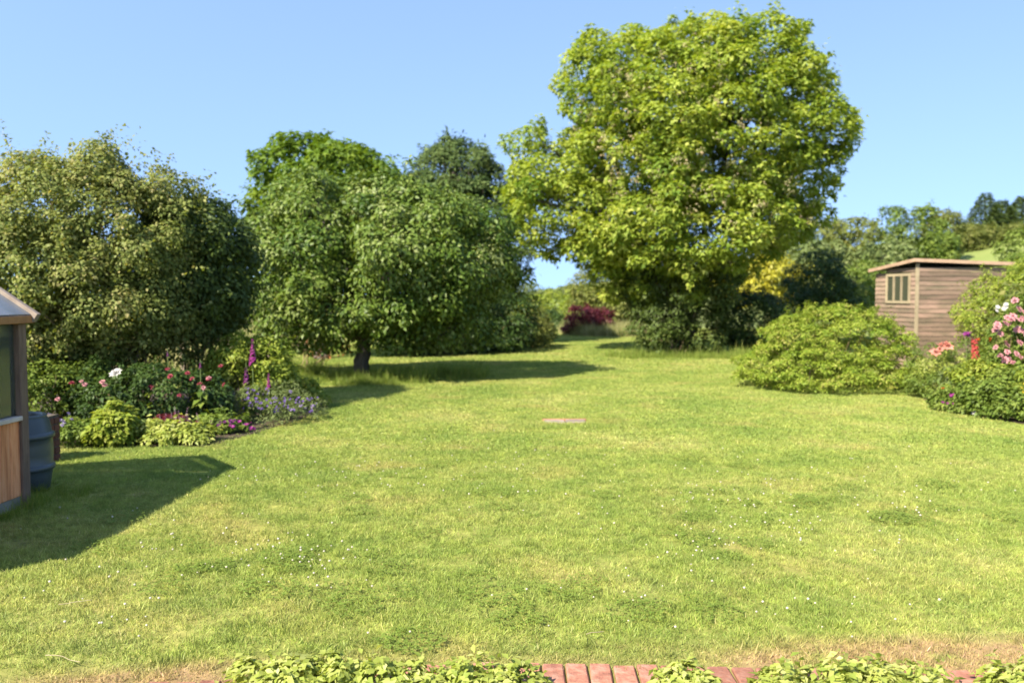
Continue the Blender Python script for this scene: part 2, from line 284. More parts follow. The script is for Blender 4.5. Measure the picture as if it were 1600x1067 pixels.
def boughs(ells, n, rb, zmin=0.05, inner=0.16):
    """centres and sizes of the leafy boughs that fill a crown made of lobes: spread evenly over the outside, some within"""
    vol = np.array([np.prod(r)**(2/3) for _, r in ells]); cnt = np.maximum(8, (n*vol/vol.sum()*6).astype(int)); C = []; O = []; CI = []; OI = []
    for i, (c, r) in enumerate(ells):
        u = rdir(cnt[i]); k = (1-0.55*min(rb/np.mean(r), 1.2))*RNG.uniform(0.82, 1.07, len(u)); p = c+u*r*k[:, None]; keep = p[:, 2] > zmin
        for j, (c2, r2) in enumerate(ells):
            if j != i: keep &= (((p-c2)/r2)**2).sum(1) > 0.5
        C.append(p[keep]); O.append(unit((p[keep]-c)/r))
        m = max(1, int(n*inner*vol[i]/vol.sum())); ui = rdir(m); pi = c+ui*r*RNG.uniform(.15, .72, (m, 1)); pi = pi[pi[:, 2] > zmin]; CI.append(pi); OI.append(unit((pi-c)/r))
    C = np.concatenate(C); O = np.concatenate(O); order = RNG.permutation(len(C)); C = C[order]; O = O[order]; pick = []; free = np.ones(len(C), bool); d = rb*1.05
    want = int(n*(1-inner))
    while len(pick) < want and d > rb*.22:
        ok = free.copy()
        for q in pick: ok &= ((C-C[q])**2).sum(1) > d*d
        for q in range(len(C)):
            if ok[q]:
                pick.append(q); free[q] = False; ok &= ((C-C[q])**2).sum(1) > d*d
                if len(pick) >= want: break
        d *= .8
    C = np.concatenate([C[pick]]+CI); O = np.concatenate([O[pick]]+OI)
    return C, rb*RNG.uniform(0.6, 1.35, len(C)), O
def foliage(name, ells, nb, rb, nleaf, size, kind, mat, flat=0.75, up=0.55, sprig=0.25, zmin=0.05, droop=0.25, parent=None, base=None, sprig_len=1.5, inner=0.16):
    C, R, O = boughs(ells, nb, rb, zmin, inner); wgt = R**2/np.sum(R**2)
    idx = RNG.choice(len(C), nleaf, p=wgt); u = rdir(nleaf)
    u = unit(u+0.55*O[idx]+np.array([0, 0, .25])); rad = R[idx]*(0.45+0.6*np.sqrt(RNG.random(nleaf)))
    P = C[idx]+u*rad[:, None]*np.array([1, 1, flat])
    # young shoots that reach out of the crown
    ns = max(1, int(len(C)*sprig*2)); si = RNG.choice(len(C), ns); sdirn = unit(O[si]+0.5*rdir(ns)+np.array([0, 0, .35])); sl = R[si]*RNG.uniform(0.9, sprig_len, ns)
    q = RNG.random(nleaf) < 0.13; qi = RNG.choice(ns, q.sum()); t = RNG.random(q.sum())
    P[q] = C[si][qi]+sdirn[qi]*(sl[qi]*(0.3+0.9*t))[:, None]+RNG.normal(size=(q.sum(), 3))*(size*0.45+0.10*R[si][qi][:, None]*(1-t[:, None]))
    u[q] = unit(sdirn[qi]+rdir(q.sum()))
    Nn = unit(u*(1-up)+np.array([0, 0, up])+rdir(nleaf)*0.45); D = unit(u+rdir(nleaf)*0.8-np.array([0, 0, droop]))
    sz = size*RNG.uniform(0.65, 1.3, nleaf); keep = P[:, 2] > zmin; P, Nn, D, sz, idx = P[keep], Nn[keep], D[keep], sz[keep], idx[keep]
    bt = RNG.normal(0.5, 0.13, len(C)); tint = np.clip(bt[idx]+RNG.normal(0, 0.17, len(P)), 0, 1)
    V, F, k = leaves(P, Nn, D, sz, kind)
    if base is not None: V = V-np.array(base)
    return link(name, mesh_np(name, V, F, mat, np.repeat(tint, k)), parent), C, R
def tubes(paths, sides=7):
    V = []; F = []
    for pts, rads in paths:
        pts = np.asarray(pts, float); b = len(V); n = len(pts)
        for i in range(n):
            t = pts[min(i+1, n-1)]-pts[max(i-1, 0)]; t = t/max(np.linalg.norm(t), 1e-9)
            a = np.cross(t, (0.31, 0.17, 0.93) if abs(t[2]) < .9 else (1, 0.1, 0)); a /= np.linalg.norm(a); c = np.cross(t, a)
            for s in range(sides):
                g = 2*math.pi*s/sides; V.append(pts[i]+rads[i]*(a*math.cos(g)+c*math.sin(g)))
        for i in range(n-1):
            for s in range(sides):
                k = (s+1) % sides; F.append((b+i*sides+s, b+i*sides+k, b+(i+1)*sides+k, b+(i+1)*sides+s))
    return np.array(V), np.array(F)
def limb(a, b, r0, r1, n=6, sag=0.12, wob=0.05):
    a = np.asarray(a, float); b = np.asarray(b, float); L = np.linalg.norm(b-a); t = np.linspace(0, 1, n)[:, None]
    p = a*(1-t)+b*t; p[:, 2] += (sag*L*np.sin(t*math.pi))[:, 0]; p[1:-1] += RNG.normal(size=(n-2, 3))*wob*L*0.5
    return p, np.linspace(r0, r1, n)
def trunk_mesh(name, mat, paths, base, parent, sides=8):
    V, F = tubes(paths, sides); return link(name, mesh_np(name, V-np.array(base), F, mat, smooth=True), parent)
def tree(name, label, cat, base, ells, nb, rb, nleaf, size, kind, mat, trunk_r, fork, nlimb=14, bark='bark', group=None, stems=1, crown='crown', trunk='trunk', **kw):
    base = np.array(base, float); t = thing(name, label, cat, base, group=group)
    cr, C, R = foliage(crown, ells, nb, rb, nleaf, size, kind, mat, parent=t, base=base, **kw)
    paths = []; forks = []
    for s in range(stems):
        off = np.array([RNG.uniform(-1, 1), RNG.uniform(-1, 1), 0])*(0 if stems == 1 else trunk_r*1.1)
        top = base+off*2.5+np.array([RNG.normal()*.08, RNG.normal()*.08, fork*RNG.uniform(.85, 1.15)])
        p, r = limb(base+off-np.array([0, 0, .08]), top, trunk_r*(1 if stems == 1 else .6), trunk_r*.62*(1 if stems == 1 else .6), 7, 0, .05); r[0] *= 1.35; paths.append((p, r)); forks.append((top, r[-1]))
    sel = RNG.choice(len(C), min(nlimb, len(C)), replace=False)
    for i in sel:
        tp, tr = forks[RNG.integers(len(forks))]; e = C[i]; paths.append(limb(tp, e, tr*.72, trunk_r*.08+.006, 7, .06, .09))
        for _ in range(2):
            j = np.argsort(((C-e)**2).sum(1))[RNG.integers(1, min(6, len(C)))] if len(C) > 2 else i
            paths.append(limb(tp*.35+e*.65, C[j], trunk_r*.16+.004, .006, 5, .05, .1))
    trunk_mesh(trunk, bark, paths, base, t)
    return t
def shrub(name, label, base, ells, nb, rb, nleaf, size, kind, mat, cat='shrub', nstem=10, stem_r=0.012, bark='stem', group=None, **kw):
    base = np.array(base, float); t = thing(name, label, cat, base, group=group)
    fo, C, R = foliage('foliage', ells, nb, rb, nleaf, size, kind, mat, parent=t, base=base, **kw)
    paths = []
    for i in RNG.choice(len(C), min(nstem, len(C)), replace=False):
        b = base+np.array([RNG.normal()*.12, RNG.normal()*.12, -.03]); b[:2] += (C[i][:2]-base[:2])*.25
        paths.append(limb(b, C[i], stem_r, stem_r*.4, 6, .04, .06))
    trunk_mesh('stems', bark, paths, base, t, 5)
    return t
def pxshrub(name, label, lobes, nb, rb, nleaf, size, kind, mat, base_px=None, **kw):
    e = ells_px(lobes); c = e[0][0]
    base = (c[0], c[1], float(ground_z(c[0], c[1]))) if base_px is None else tuple(gp(*base_px))
    return shrub(name, label, base, e, nb, rb, nleaf, size, kind, mat, **kw)

# ------------------------------------------------------------------ ground
def sheet(name, xs, ys, zf, mat):
    X, Y = np.meshgrid(xs, ys); Z = zf(X, Y); V = np.stack([X, Y, Z], -1).reshape(-1, 3); nx, ny = len(xs), len(ys)
    i = np.arange(ny-1)[:, None]*nx+np.arange(nx-1)[None]; F = np.stack([i, i+1, i+nx+1, i+nx], -1).reshape(-1, 4)
    return tag(link(name, mesh_np(name, V, F, mat, smooth=True)), kind='structure')
gx = np.concatenate([np.linspace(-1500, -130, 12), np.linspace(-120, 200, 81), np.linspace(220, 1500, 12)]); gy = np.concatenate([[-60, -30], np.linspace(-20, 260, 71), np.linspace(280, 2500, 16)])
sheet('ground', gx, gy, lambda x, y: ground_z(x, y)-0.03, 'meadow')
LBED = [(-5.9, 9.65), (-4.14, 9.8), (-3.4, 9.85), (-3.12, 10.9), (-2.86, 12.1), (-2.78, 13.4), (-3.35, 15.2), (-4.6, 16.2), (-6.1, 16.0), (-9.8, 15.6), (-9.6, 9.7)]
RBED = [(7.1, 15.6), (6.55, 13.9), (6.45, 12.7), (6.72, 11.5), (7.6, 10.9), (9.0, 10.8), (9.6, 12.2), (9.9, 15.0), (9.6, 17.9), (7.6, 18.0)]
def inside(poly, x, y):
    r = np.zeros(np.shape(x), bool); n = len(poly)
    for i in range(n):
        x0, y0 = poly[i]; x1, y1 = poly[(i+1) % n]
        if y0 == y1: continue
        r ^= ((y0 > y) != (y1 > y)) & (x < (x1-x0)*(y-y0)/(y1-y0)+x0)
    return r
def flat_poly(name, poly, z, mat, kind='structure'):
    me = bpy.data.meshes.new(name); me.from_pydata([(x, y, z) for x, y in poly], [], [tuple(range(len(poly)))]); me.materials.append(MATS[mat]); me.update()
    return tag(link(name, me), kind=kind)
flat_poly('lawn', [(-6.3, -4), (14, -4), (14, 20), (15, 36), (6, 44), (-1, 44), (-5.0, 36), (-6.3, 30)], 0.0, 'turf')
flat_poly('flower_bed_soil_west', LBED, 0.006, 'soil'); flat_poly('flower_bed_soil_east', RBED, 0.006, 'soil')

# ------------------------------------------------------------------ grass: clumps scattered over the lawn
clumps = bpy.data.collections.new('grass_clumps')
def clump(i, n, R, h, wd, mat, lean=0.45):
    r = R*np.sqrt(RNG.random(n))*RNG.uniform(.75, 1.2, n); a = RNG.uniform(0, 2*math.pi, n); P = np.stack([r*np.cos(a), r*np.sin(a), np.full(n, -.004)], 1)
    hh = h*RNG.gamma(9, 1/9, n); D = unit(np.stack([RNG.normal(size=n)*lean, RNG.normal(size=n)*lean, np.ones(n)], 1)); B = unit(np.cross(D, rdir(n))); bend = np.cross(B, D)*RNG.uniform(.05, .4, n)[:, None]
    ww = (wd*RNG.uniform(.6, 1.3, n))[:, None]
    V = np.stack([P-B*ww/2, P+B*ww/2, P+D*hh[:, None]*.55+bend*hh[:, None]*.3+B*ww*.4, P+D*hh[:, None]*.55+bend*hh[:, None]*.3-B*ww*.4, P+D*hh[:, None]*.97+bend*hh[:, None]], 1)
    F = (np.arange(n)*5)[:, None, None]+np.array([(0, 1, 2), (0, 2, 3), (3, 2, 4)])[None]
    o = bpy.data.objects.new('clump_%02d' % i, mesh_np('clump_%02d' % i, V.reshape(-1, 3), F.reshape(-1, 3), mat, np.repeat(RNG.random(n), 5))); clumps.objects.link(o)
for k in range(4): clump(k, 560, .17, .024, .0036, 'blade', .8)          # 0-3 near
for k in range(4, 7): clump(k, 640, .38, .024, .0080, 'blade', .85)      # 4-6 middle
for k in range(7, 9): clump(k, 720, .85, .026, .017, 'blade', .9)       # 7-8 far
for k in range(9, 12): clump(k, 90, .16, .22, .007, 'long_grass', .28)   # 9-11 long grass
for k in range(12, 15): clump(k, 130, .34, .55, .015, 'straw', .22)      # 12-14 straw grass
for k in range(15, 17): clump(k, 40, .05, .042, .0038, 'blade', .5)     # 15-16 tufts
for k in range(17, 19):                                                  # 17-18 clover leaves
    n = 110; a = RNG.uniform(0, 6.28, n); r_ = .15*np.sqrt(RNG.random(n)); P = np.column_stack([r_*np.cos(a), r_*np.sin(a), RNG.uniform(.022, .036, n)])
    P = np.repeat(P, 3, 0); b = np.repeat(RNG.uniform(0, 6.28, n), 3)+np.tile([0, 2.09, 4.19], n); V, F, kk = leaves(P, np.array([0, 0, 1.])+rdir(3*n)*.3, np.column_stack([np.cos(b), np.sin(b), np.zeros(3*n)]), .012*RNG.uniform(.7, 1.3, 3*n), 'quad2')
    o = bpy.data.objects.new('clump_%02d' % k, mesh_np('clump_%02d' % k, V, F, 'clover_leaf', np.repeat(RNG.random(3*n), kk))); clumps.objects.link(o)
def scatter(name, label, pts, idx, scl, zf=None):
    n = len(pts); z = np.zeros(n) if zf is None else zf(pts[:, 0], pts[:, 1]); V = np.column_stack([pts, z])
    me = bpy.data.meshes.new(name); me.vertices.add(n); me.vertices.foreach_set('co', V.astype(np.float32).ravel())
    a = me.attributes.new('pick', 'INT', 'POINT'); a.data.foreach_set('value', idx.astype(np.int32))
    a = me.attributes.new('turn', 'FLOAT_VECTOR', 'POINT'); a.data.foreach_set('vector', np.column_stack([np.zeros(n), np.zeros(n), RNG.uniform(0, 6.28, n)]).astype(np.float32).ravel())
    a = me.attributes.new('size', 'FLOAT', 'POINT'); a.data.foreach_set('value', scl.astype(np.float32))
    o = tag(link(name, me), label, 'grass', kind='stuff')
    ng = bpy.data.node_groups.new(name, 'GeometryNodeTree'); ng.interface.new_socket('Geometry', in_out='INPUT', socket_type='NodeSocketGeometry'); ng.interface.new_socket('Geometry', in_out='OUTPUT', socket_type='NodeSocketGeometry')
    N = ng.nodes; L = ng.links; gi = N.new('NodeGroupInput'); go = N.new('NodeGroupOutput'); ip = N.new('GeometryNodeInstanceOnPoints'); ci = N.new('GeometryNodeCollectionInfo')
    ci.inputs['Collection'].default_value = clumps; ci.inputs['Separate Children'].default_value = True; ci.inputs['Reset Children'].default_value = True
    def na(nm, ty): q = N.new('GeometryNodeInputNamedAttribute'); q.data_type = ty; q.inputs['Name'].default_value = nm; return q.outputs['Attribute']
    L.new(gi.outputs[0], ip.inputs['Points']); L.new(ci.outputs[0], ip.inputs['Instance']); ip.inputs['Pick Instance'].default_value = True
    L.new(na('pick', 'INT'), ip.inputs['Instance Index']); L.new(na('turn', 'FLOAT_VECTOR'), ip.inputs['Rotation']); L.new(na('size', 'FLOAT'), ip.inputs['Scale']); L.new(ip.outputs[0], go.inputs[0])
    mo = o.modifiers.new('grass', 'NODES'); mo.node_group = ng; return o
def strew(x0, x1, y0, y1, dens, keep):
    st_ = dens**-.5; X, Y_ = np.meshgrid(np.arange(x0, x1, st_), np.arange(y0, y1, st_)); p = np.column_stack([X.ravel(), Y_.ravel()]); p = p+RNG.uniform(-.75, .75, p.shape)*st_; return p[keep(p[:, 0], p[:, 1])]
def on_lawn(x, y):
    return ~inside(LBED, x, y) & ~inside(RBED, x, y) & (x > -6.2) & (y > 3.985+0.025*np.sin(x*7)+0.03*np.sin(x*2.3+2)+.02*np.sin(x*17)-.15*np.maximum(0, -x-.1)-.05*np.maximum(0, x-.2)) & (np.abs(x) < y*.72+1.6) & ~((x < -3.86) & (y < 7.2)) & ~((np.abs(x-.71) < .55) & (np.abs(y-11.75) < .42))
near = strew(-6.2, 8, 3.4, 9.6, 34, on_lawn); mid = strew(-6.2, 14, 9.0, 20, 10, on_lawn); far = strew(-6.2, 15, 19, 44, 3.0, lambda x, y: on_lawn(x, y) & (x < 14))
tuf = np.concatenate([strew(-6.2, 8, 3.6, 11, 16, on_lawn), strew(.0, 1.45, 11.15, 12.35, 220, lambda x, y: ~((np.abs(x-.71) < .29) & (np.abs(y-11.76) < .14)))])
clv = []
for px, py, sx_, sy_, n in ((470, 880, 160, 40, 14), (300, 850, 160, 60, 8), (1130, 800, 180, 60, 16), (1380, 790, 170, 60, 10), (640, 950, 220, 50, 6), (1000, 930, 300, 60, 8), (700, 760, 240, 40, 10)):
    for _ in range(n):
        q = gp(px+RNG.normal()*sx_*.6, max(640, py+RNG.normal()*sy_*.6)); clv.append((q.x, q.y))
clv = np.array(clv); clv = clv[on_lawn(clv[:, 0], clv[:, 1])]
pts = np.concatenate([near, mid, far, tuf, clv]); ix = np.concatenate([RNG.integers(0, 4, len(near)), RNG.integers(4, 7, len(mid)), RNG.integers(7, 9, len(far)), RNG.integers(15, 17, len(tuf)), RNG.integers(17, 19, len(clv))])
scatter('lawn_grass', 'short mown green grass with worn yellow patches across the lawn', pts, ix, RNG.uniform(.72, 1.25, len(pts)))
def around(cx, cy, rx, ry, n):
    a = RNG.uniform(0, 6.28, n); r = np.sqrt(RNG.random(n)); return np.column_stack([cx+rx*r*np.cos(a), cy+ry*r*np.sin(a)])
lg = np.concatenate([around(-2.9, 17.3, 1.5, .8, 170), around(-1.6, 18.1, 1.2, .9, 120), around(4.6, 24.1, 2.0, .6, 130), around(3.4, 23.8, .6, .5, 40), around(5.6, 23.6, .8, .4, 50), around(7.4, 24.0, 1.5, 1.0, 80), around(-5.0, 18.6, 1.1, 1.6, 160),
                     np.column_stack([RNG.uniform(-3.87, -3.80, 26), RNG.uniform(5.6, 7.3, 26)]), around(-3.85, 7.4, .25, .3, 14)])
scatter('unmown_grass', 'longer unmown green grass fringing the tree trunks and the greenhouse', lg, RNG.integers(9, 12, len(lg)), np.where(lg[:, 1] < 9, RNG.uniform(.2, .45, len(lg)), RNG.uniform(.2, .6, len(lg))+.8*RNG.random(len(lg))**4))
st = np.concatenate([around(3.9, 38.0, 1.7, 2.6, 240)])
scatter('dry_tall_grass', 'patch of tall pale dry grass beside the big maple', st, RNG.integers(12, 15, len(st)), RNG.uniform(.4, .85, len(st)))
fs = strew(-40, -6.6, 17, 52, 1.6, lambda x, y: (x > -.75*y))
scatter('field_grass', 'tall straw coloured grass in the field beyond the wire fence', fs, RNG.integers(12, 15, len(fs)), RNG.uniform(.8, 1.5, len(fs)))
# clover heads: far too many to count
ico = MB(); 
def clover():
    spots = [(470, 880, 110, 30, 70), (300, 850, 200, 60, 50), (1130, 800, 130, 60, 90), (1380, 790, 170, 60, 60), (960, 940, 300, 60, 28), (620, 740, 260, 40, 90), (1350, 960, 200, 40, 18), (150, 950, 160, 60, 26), (900, 760, 500, 70, 80), (1120, 870, 60, 25, 22)]
    P = []
    for px, py, sx_, sy_, n in spots:
        for _ in range(int(n*.8)):
            q = gp(px+RNG.normal()*sx_*.6, max(615, py+RNG.normal()*sy_*.6))
            if bool(on_lawn(np.array(q.x), np.array(q.y))): P.append((q.x, q.y, RNG.uniform(.034, .052)))
    P = np.array(P); n = len(P); t = (1+5**.5)/2
    T = unit(np.array([(-1, t, 0), (1, t, 0), (-1, -t, 0), (1, -t, 0), (0, -1, t), (0, 1, t), (0, -1, -t), (0, 1, -t), (t, 0, -1), (t, 0, 1), (-t, 0, -1), (-t, 0, 1)], float))
    Fc = np.array([(0, 11, 5), (0, 5, 1), (0, 1, 7), (0, 7, 10), (0, 10, 11), (1, 5, 9), (5, 11, 4), (11, 10, 2), (10, 7, 6), (7, 1, 8), (3, 9, 4), (3, 4, 2), (3, 2, 6), (3, 6, 8), (3, 8, 9), (4, 9, 5), (2, 4, 11), (6, 2, 10), (8, 6, 7), (9, 8, 1)])
    V = P[:, None]+T[None]*(RNG.uniform(.0045, .009, n))[:, None, None]*np.array([1, 1, .85]); F = (np.arange(n)*12)[:, None, None]+Fc[None]
    tag(link('clover_flowers', mesh_np('clover_flowers', V.reshape(-1, 3), F.reshape(-1, 3), 'clover_cream', np.repeat(RNG.random(n), 12))), 'small white clover heads scattered over the lawn', 'clover', kind='stuff')
clover()

# ------------------------------------------------------------------ brick edging along the near end of the lawn
be = thing('brick_edging', 'row of red bricks edging the near end of the lawn', 'brick edging', (0, 3.872, 0))
MB().box((-3.4, -.62, -.10), (3.6, .10, -.012)).obj('mortar_bed', 'mortar', be)
bm_ = [MB().box((-.047, -.105, -.045), (.047, .105, .020)).mesh('brick', 'brick', bevel=.006) for _ in range(3)]
x = -3.35; i = 0
while x < 3.5:
    o = link('brick', bm_[i % 3], be, (x, RNG.normal()*.006-.15*max(0, -x-.1)-.05*max(0, x-.2), RNG.normal()*.003)); o.rotation_euler = (RNG.normal()*.02, RNG.normal()*.02, RNG.normal()*.025); x += .104+RNG.uniform(0, .006); i += 1

# ------------------------------------------------------------------ drain slab in the lawn
ds = thing('drain_cover', 'weathered concrete drain cover lying flush in the lawn', 'drain cover', (0.71, 11.75, 0))
MB().box((-.28, -.13, -.05), (-.01, .11, .020)).obj('slab', 'concrete', ds, bevel=.008); MB().box((.005, -.12, -.05), (.27, .12, .023)).obj('slab', 'concrete', ds, bevel=.008)
MB().box((-.30, .112, -.05), (.29, .15, .028)).obj('rim', 'rust', ds, bevel=.006)
for px, py, a, L_ in ((117, 952, .25, .16), (930, 1001, .05, .09), (95, 1042, -.5, .22)):
    g = gp(px, py); sv, sf = tubes([limb((-L_/2, 0, .035), (L_/2, .02, .040), .002, .0014, 5, .03, .03)], 5)
    o = link('dry_stalk', mesh_np('dry_stalk', sv, sf, 'dry_stick', smooth=True), None, (g.x, g.y, 0)); o.rotation_euler[2] = a
    tag(o, {117: 'pale dry stalk lying on the grass below the greenhouse shadow', 930: 'short pale straw lying in the grass above the bare bricks', 95: 'long thin straw lying in the grass at the lower left corner'}[px], 'stalk', 'stalks lying on the lawn')

# ------------------------------------------------------------------ greenhouse
GH = thing('greenhouse', 'wooden greenhouse with cedar boarding below glass panes', 'greenhouse', (-3.90, 7.12, 0), -0.035)
# local frame: y runs back towards the viewer (negative), x into the house (negative)
MB().box((-2.1, -2.8, 0), (-.03, .0, .09)).obj('plinth', 'grey_board', GH)
mb0 = MB().box((-.012, -.0625, .09), (.010, .0625, .70)).mesh('board', 'cedar', bevel=.006)
for k in range(21): link('board', mb0, GH, (-.035, -.155-.1285*k, RNG.normal()*.001))
mbx = MB().box((-.0625, -.012, .09), (.0625, .010, .70)).mesh('board', 'cedar', bevel=.006)
for k in range(15): link('board', mbx, GH, (-.16-.1285*k, -.03, 0))
MB().box((-.09, -.10, .0), (-.0, .0, 1.47)).obj('corner_post', 'weathered', GH, bevel=.006)
MB().box((-.09, -2.8, .0), (-.0, -2.7, 1.47)).obj('corner_post', 'weathered', GH, bevel=.006)
MB().box((-2.1, -.10, .0), (-2.0, -.0, 1.47)).obj('corner_post', 'weathered', GH, bevel=.006)
MB().box((-.075, -2.7, .70), (.012, -.10, .735)).obj('sill', 'pale_sill', GH, bevel=.004); MB().box((-2.0, -.09, .70), (-.09, -.0, .735)).obj('sill', 'pale_sill', GH, bevel=.004)
MB().box((-.085, -2.85, 1.47), (.035, .06, 1.53)).obj('fascia', 'fascia', GH, bevel=.004)
for y0 in (-.72, -1.36, -2.02): MB().box((-.065, y0-.02, .735), (-.02, y0+.02, 1.47)).obj('glazing_bar', 'weathered', GH)
for x0 in (-.72, -1.36): MB().box((x0-.02, -.065, .735), (x0+.02, -.02, 1.9)).obj('glazing_bar', 'weathered', GH)
ys = [-.10, -.70, -1.34, -2.0, -2.7]
for a, b in zip(ys, ys[1:]): MB().box((-.048, b, .735), (-.044, a, 1.47)).obj('pane', 'glass', GH)
xs_ = [-.09, -.70, -1.34, -2.0]
for a, b in zip(xs_, xs_[1:]): MB().box((b, -.044, .735), (a, -.04, 1.47)).obj('pane', 'glass', GH)
th = math.atan2(.72, 1.08); Lr = math.hypot(.72, 1.08)
for s, px_, sg in ((1, .03, -1), (2, -2.13, 1)):
    M = Matrix.Translation((px_, 0, 1.515)) @ Matrix.Rotation(-sg*th, 4, 'Y')
    q = MB()
    if sg < 0: q.box((-Lr-.02, -2.82, .0), (-.02, .02, .02), M)
    else: q.box((.02, -2.82, .0), (Lr+.02, .02, .02), M)
    q.obj('roof_panel', 'dirty_glass', GH)
    q = MB()
    if sg < 0: q.box((-Lr-.03, .0215, -.03), (.03, .075, .05), M)
    else: q.box((-.03, .0215, -.03), (Lr+.03, .075, .05), M)
    q.obj('bargeboard', 'barge', GH, bevel=.004)
V_ = [(-.09, -.03, 1.53), (-2.01, -.03, 1.53), (-1.05, -.03, 2.17)]
q = MB(); q.V = V_+[(a, b-.012, c) for a, b, c in V_]; q.F = [(0, 1, 2), (5, 4, 3), (0, 3, 4, 1), (1, 4, 5, 2), (2, 5, 3, 0)]; q.obj('gable_board', 'cedar', GH)

# water butt
wb = thing('water_butt', 'dark grey-green plastic water butt with raised hoops behind the greenhouse post', 'water butt', (-4.27, 7.62, 0)); wb.scale = (1, 1, .9)
R0 = .275
MB().lathe([(0, 0), (.215, 0), (.235, .02), (.255, .16), (.262, .20), (.272, .215), (.272, .245), (.263, .26), (.268, .36), (.268, .44), (.262, .505), (.272, .52), (.272, .55), (.260, .565), (.247, .66), (.222, .715)], 40).obj('body', 'butt_plastic', wb, True)
for hz_ in (.20, .505): MB().lathe([(.262, hz_), (.280, hz_+.012), (.284, hz_+.03), (.280, hz_+.05), (.262, hz_+.062)], 40).obj('hoop', 'butt_plastic', wb, True)
MB().lathe([(.222, .715), (.226, .728), (.215, .738), (.185, .735), (.180, .722), (.180, .60)], 40).obj('rim', 'butt_plastic', wb, True)
MB().lathe([(0, .60), (.180, .60)], 40).obj('water_surface', 'dark_inside', wb)
bp = thing('brick_pier', 'low dark brick pier at the end of the bed beside the water butt', 'brick pier', (-4.86, 8.95, 0))
MB().box((-.205, -.105, 0), (.205, .105, .475)).obj('mortar_core', 'dark_mortar', bp)
pb = MB().box((-.105, -.051, -.0325), (.105, .051, .0325)).mesh('brick', 'dark_brick', bevel=.004)
for c in range(6):
    z = .035+.0765*c; sh = 0 if c % 2 else .054
    for yy in (-.058, .058):
        for xx in ((-.109, .109) if c % 2 else (-.109, .109)):
            o = link('brick', pb, bp, (xx, yy, z)); o.rotation_euler = (0, 0, RNG.normal()*.01)

# ------------------------------------------------------------------ shed
SH = thing('garden_shed', 'weathered timber shed with overlapping boards and pale roof edge', 'shed', (8.66, 19.0, 0), math.radians(4))
WL, WD = 1.98, 1.85     # width along the front, depth
def hroof(y, x=0.): return 2.42-.085*y-.035*x
MB().box((.02, .02, 0), (WL-.02, WD-.02, 2.18)).obj('carcass', 'dark_inside', SH)  # near-black colour puts shadow lines into the gaps between the boards
for k in range(24):
    z = .02+.0985*k
    if z+.1 > 2.36: break
    M = Matrix.Translation((WL/2, -.002, z)) @ Matrix.Rotation(math.radians(9), 4, 'X')
    MB().box((-WL/2+.03, -.008, 0), (WL/2, .008, .086), M).obj('front_board', 'shed_board', SH)
    M = Matrix.Translation((-.002, WD/2, z)) @ Matrix.Rotation(math.radians(9), 4, 'Y').inverted() @ Matrix.Rotation(0, 4, 'Z')
    top = z+.1
    segs = [(0.03, WD)] if not (1.50 < top and z < 2.14) else [(0.03, .26), (1.32, WD)]
    for a, b in segs:
        if top > hroof(b): b = min(b, (2.40-top)/.085)
        if b-a > .06: MB().box((-.008, a-WD/2, 0), (.008, b-WD/2, .086), Matrix.Translation((-.004, WD/2, z)) @ Matrix.Rotation(math.radians(9), 4, 'Y')).obj('side_board', 'shed_board', SH)
MB().box((-.028, -.028, 0), (.03, .03, 2.36)).obj('corner_strip', 'shed_frame', SH)
wi = MB().box((-.030, .26, 1.50), (.0, 1.32, 1.56)).box((-.030, .26, 2.10), (.0, 1.32, 2.16)).obj('window', 'shed_frame', SH)
for yy in (.26, .595, .93, 1.26): MB().box((-.034, yy, 1.56), (-.0, yy+.06, 2.10)).obj('mullion', 'shed_frame', wi)
for yy in (.32, .655, .99): MB().box((-.012, yy, 1.56), (-.006, yy+.275, 2.10)).obj('pane', 'dark_glass', wi)
q = MB(); q.V = [(-.10, -.10, hroof(-.1, -.1)), (WL+.10, -.10, hroof(-.1, WL+.1)), (WL+.10, WD+.12, hroof(WD+.12, WL+.1)), (-.10, WD+.12, hroof(WD+.12, -.1))]; q.V += [(a, b, c+.03) for a, b, c in q.V]
q.F = [(0, 3, 2, 1), (4, 5, 6, 7), (0, 1, 5, 4), (1, 2, 6, 5), (2, 3, 7, 6), (3, 0, 4, 7)]; rf = q.obj('roof', 'felt', SH)
def bar(a, b, h, t, nm, mt, par):
    a = Vector(a); b = Vector(b); d = (b-a); L_ = d.length; M = Matrix.Translation(a) @ d.to_track_quat('X', 'Z').to_matrix().to_4x4()
    return MB().box((0, -t/2, -h/2), (L_, t/2, h/2), M).obj(nm, mt, par)
bar((-.12, -.117, hroof(-.1, -.1)-.004), (WL+.12, -.117, hroof(-.1, WL+.1)-.004), .072, .03, 'fascia', 'roof_trim', rf)
bar((-.117, -.10, hroof(-.1, -.1)-.004), (-.117, WD+.12, hroof(WD+.12, -.1)-.004), .072, .03, 'fascia', 'roof_trim', rf)

# ------------------------------------------------------------------ fence along the field
fe = thing('wire_fence', 'wire fence on weathered wooden posts between garden and field', 'fence', (-6.35, 20, 0))
fp = [MB().box((-.05, -.05, -.1), (.05, .05, 1.15)).mesh('post', 'post_wood', bevel=.01)]
for k, y in enumerate((14.2, 17.1, 20.0, 23.0, 26.0, 29.0, 32.0, 35.0)): o = link('post', fp[0], fe, (RNG.normal()*.02, y-20, RNG.uniform(-.08, .04))); o.rotation_euler = (RNG.normal()*.02, RNG.normal()*.02, RNG.normal()*.3)
for z in (.35, .70, 1.02):
    sv, sf = tubes([(np.array([(0.055, y, z+.01*math.sin(y)) for y in np.linspace(-6, 15.2, 22)]), np.full(22, .0025))], 4); link('wire', mesh_np('wire', sv, sf, 'wire'), fe)

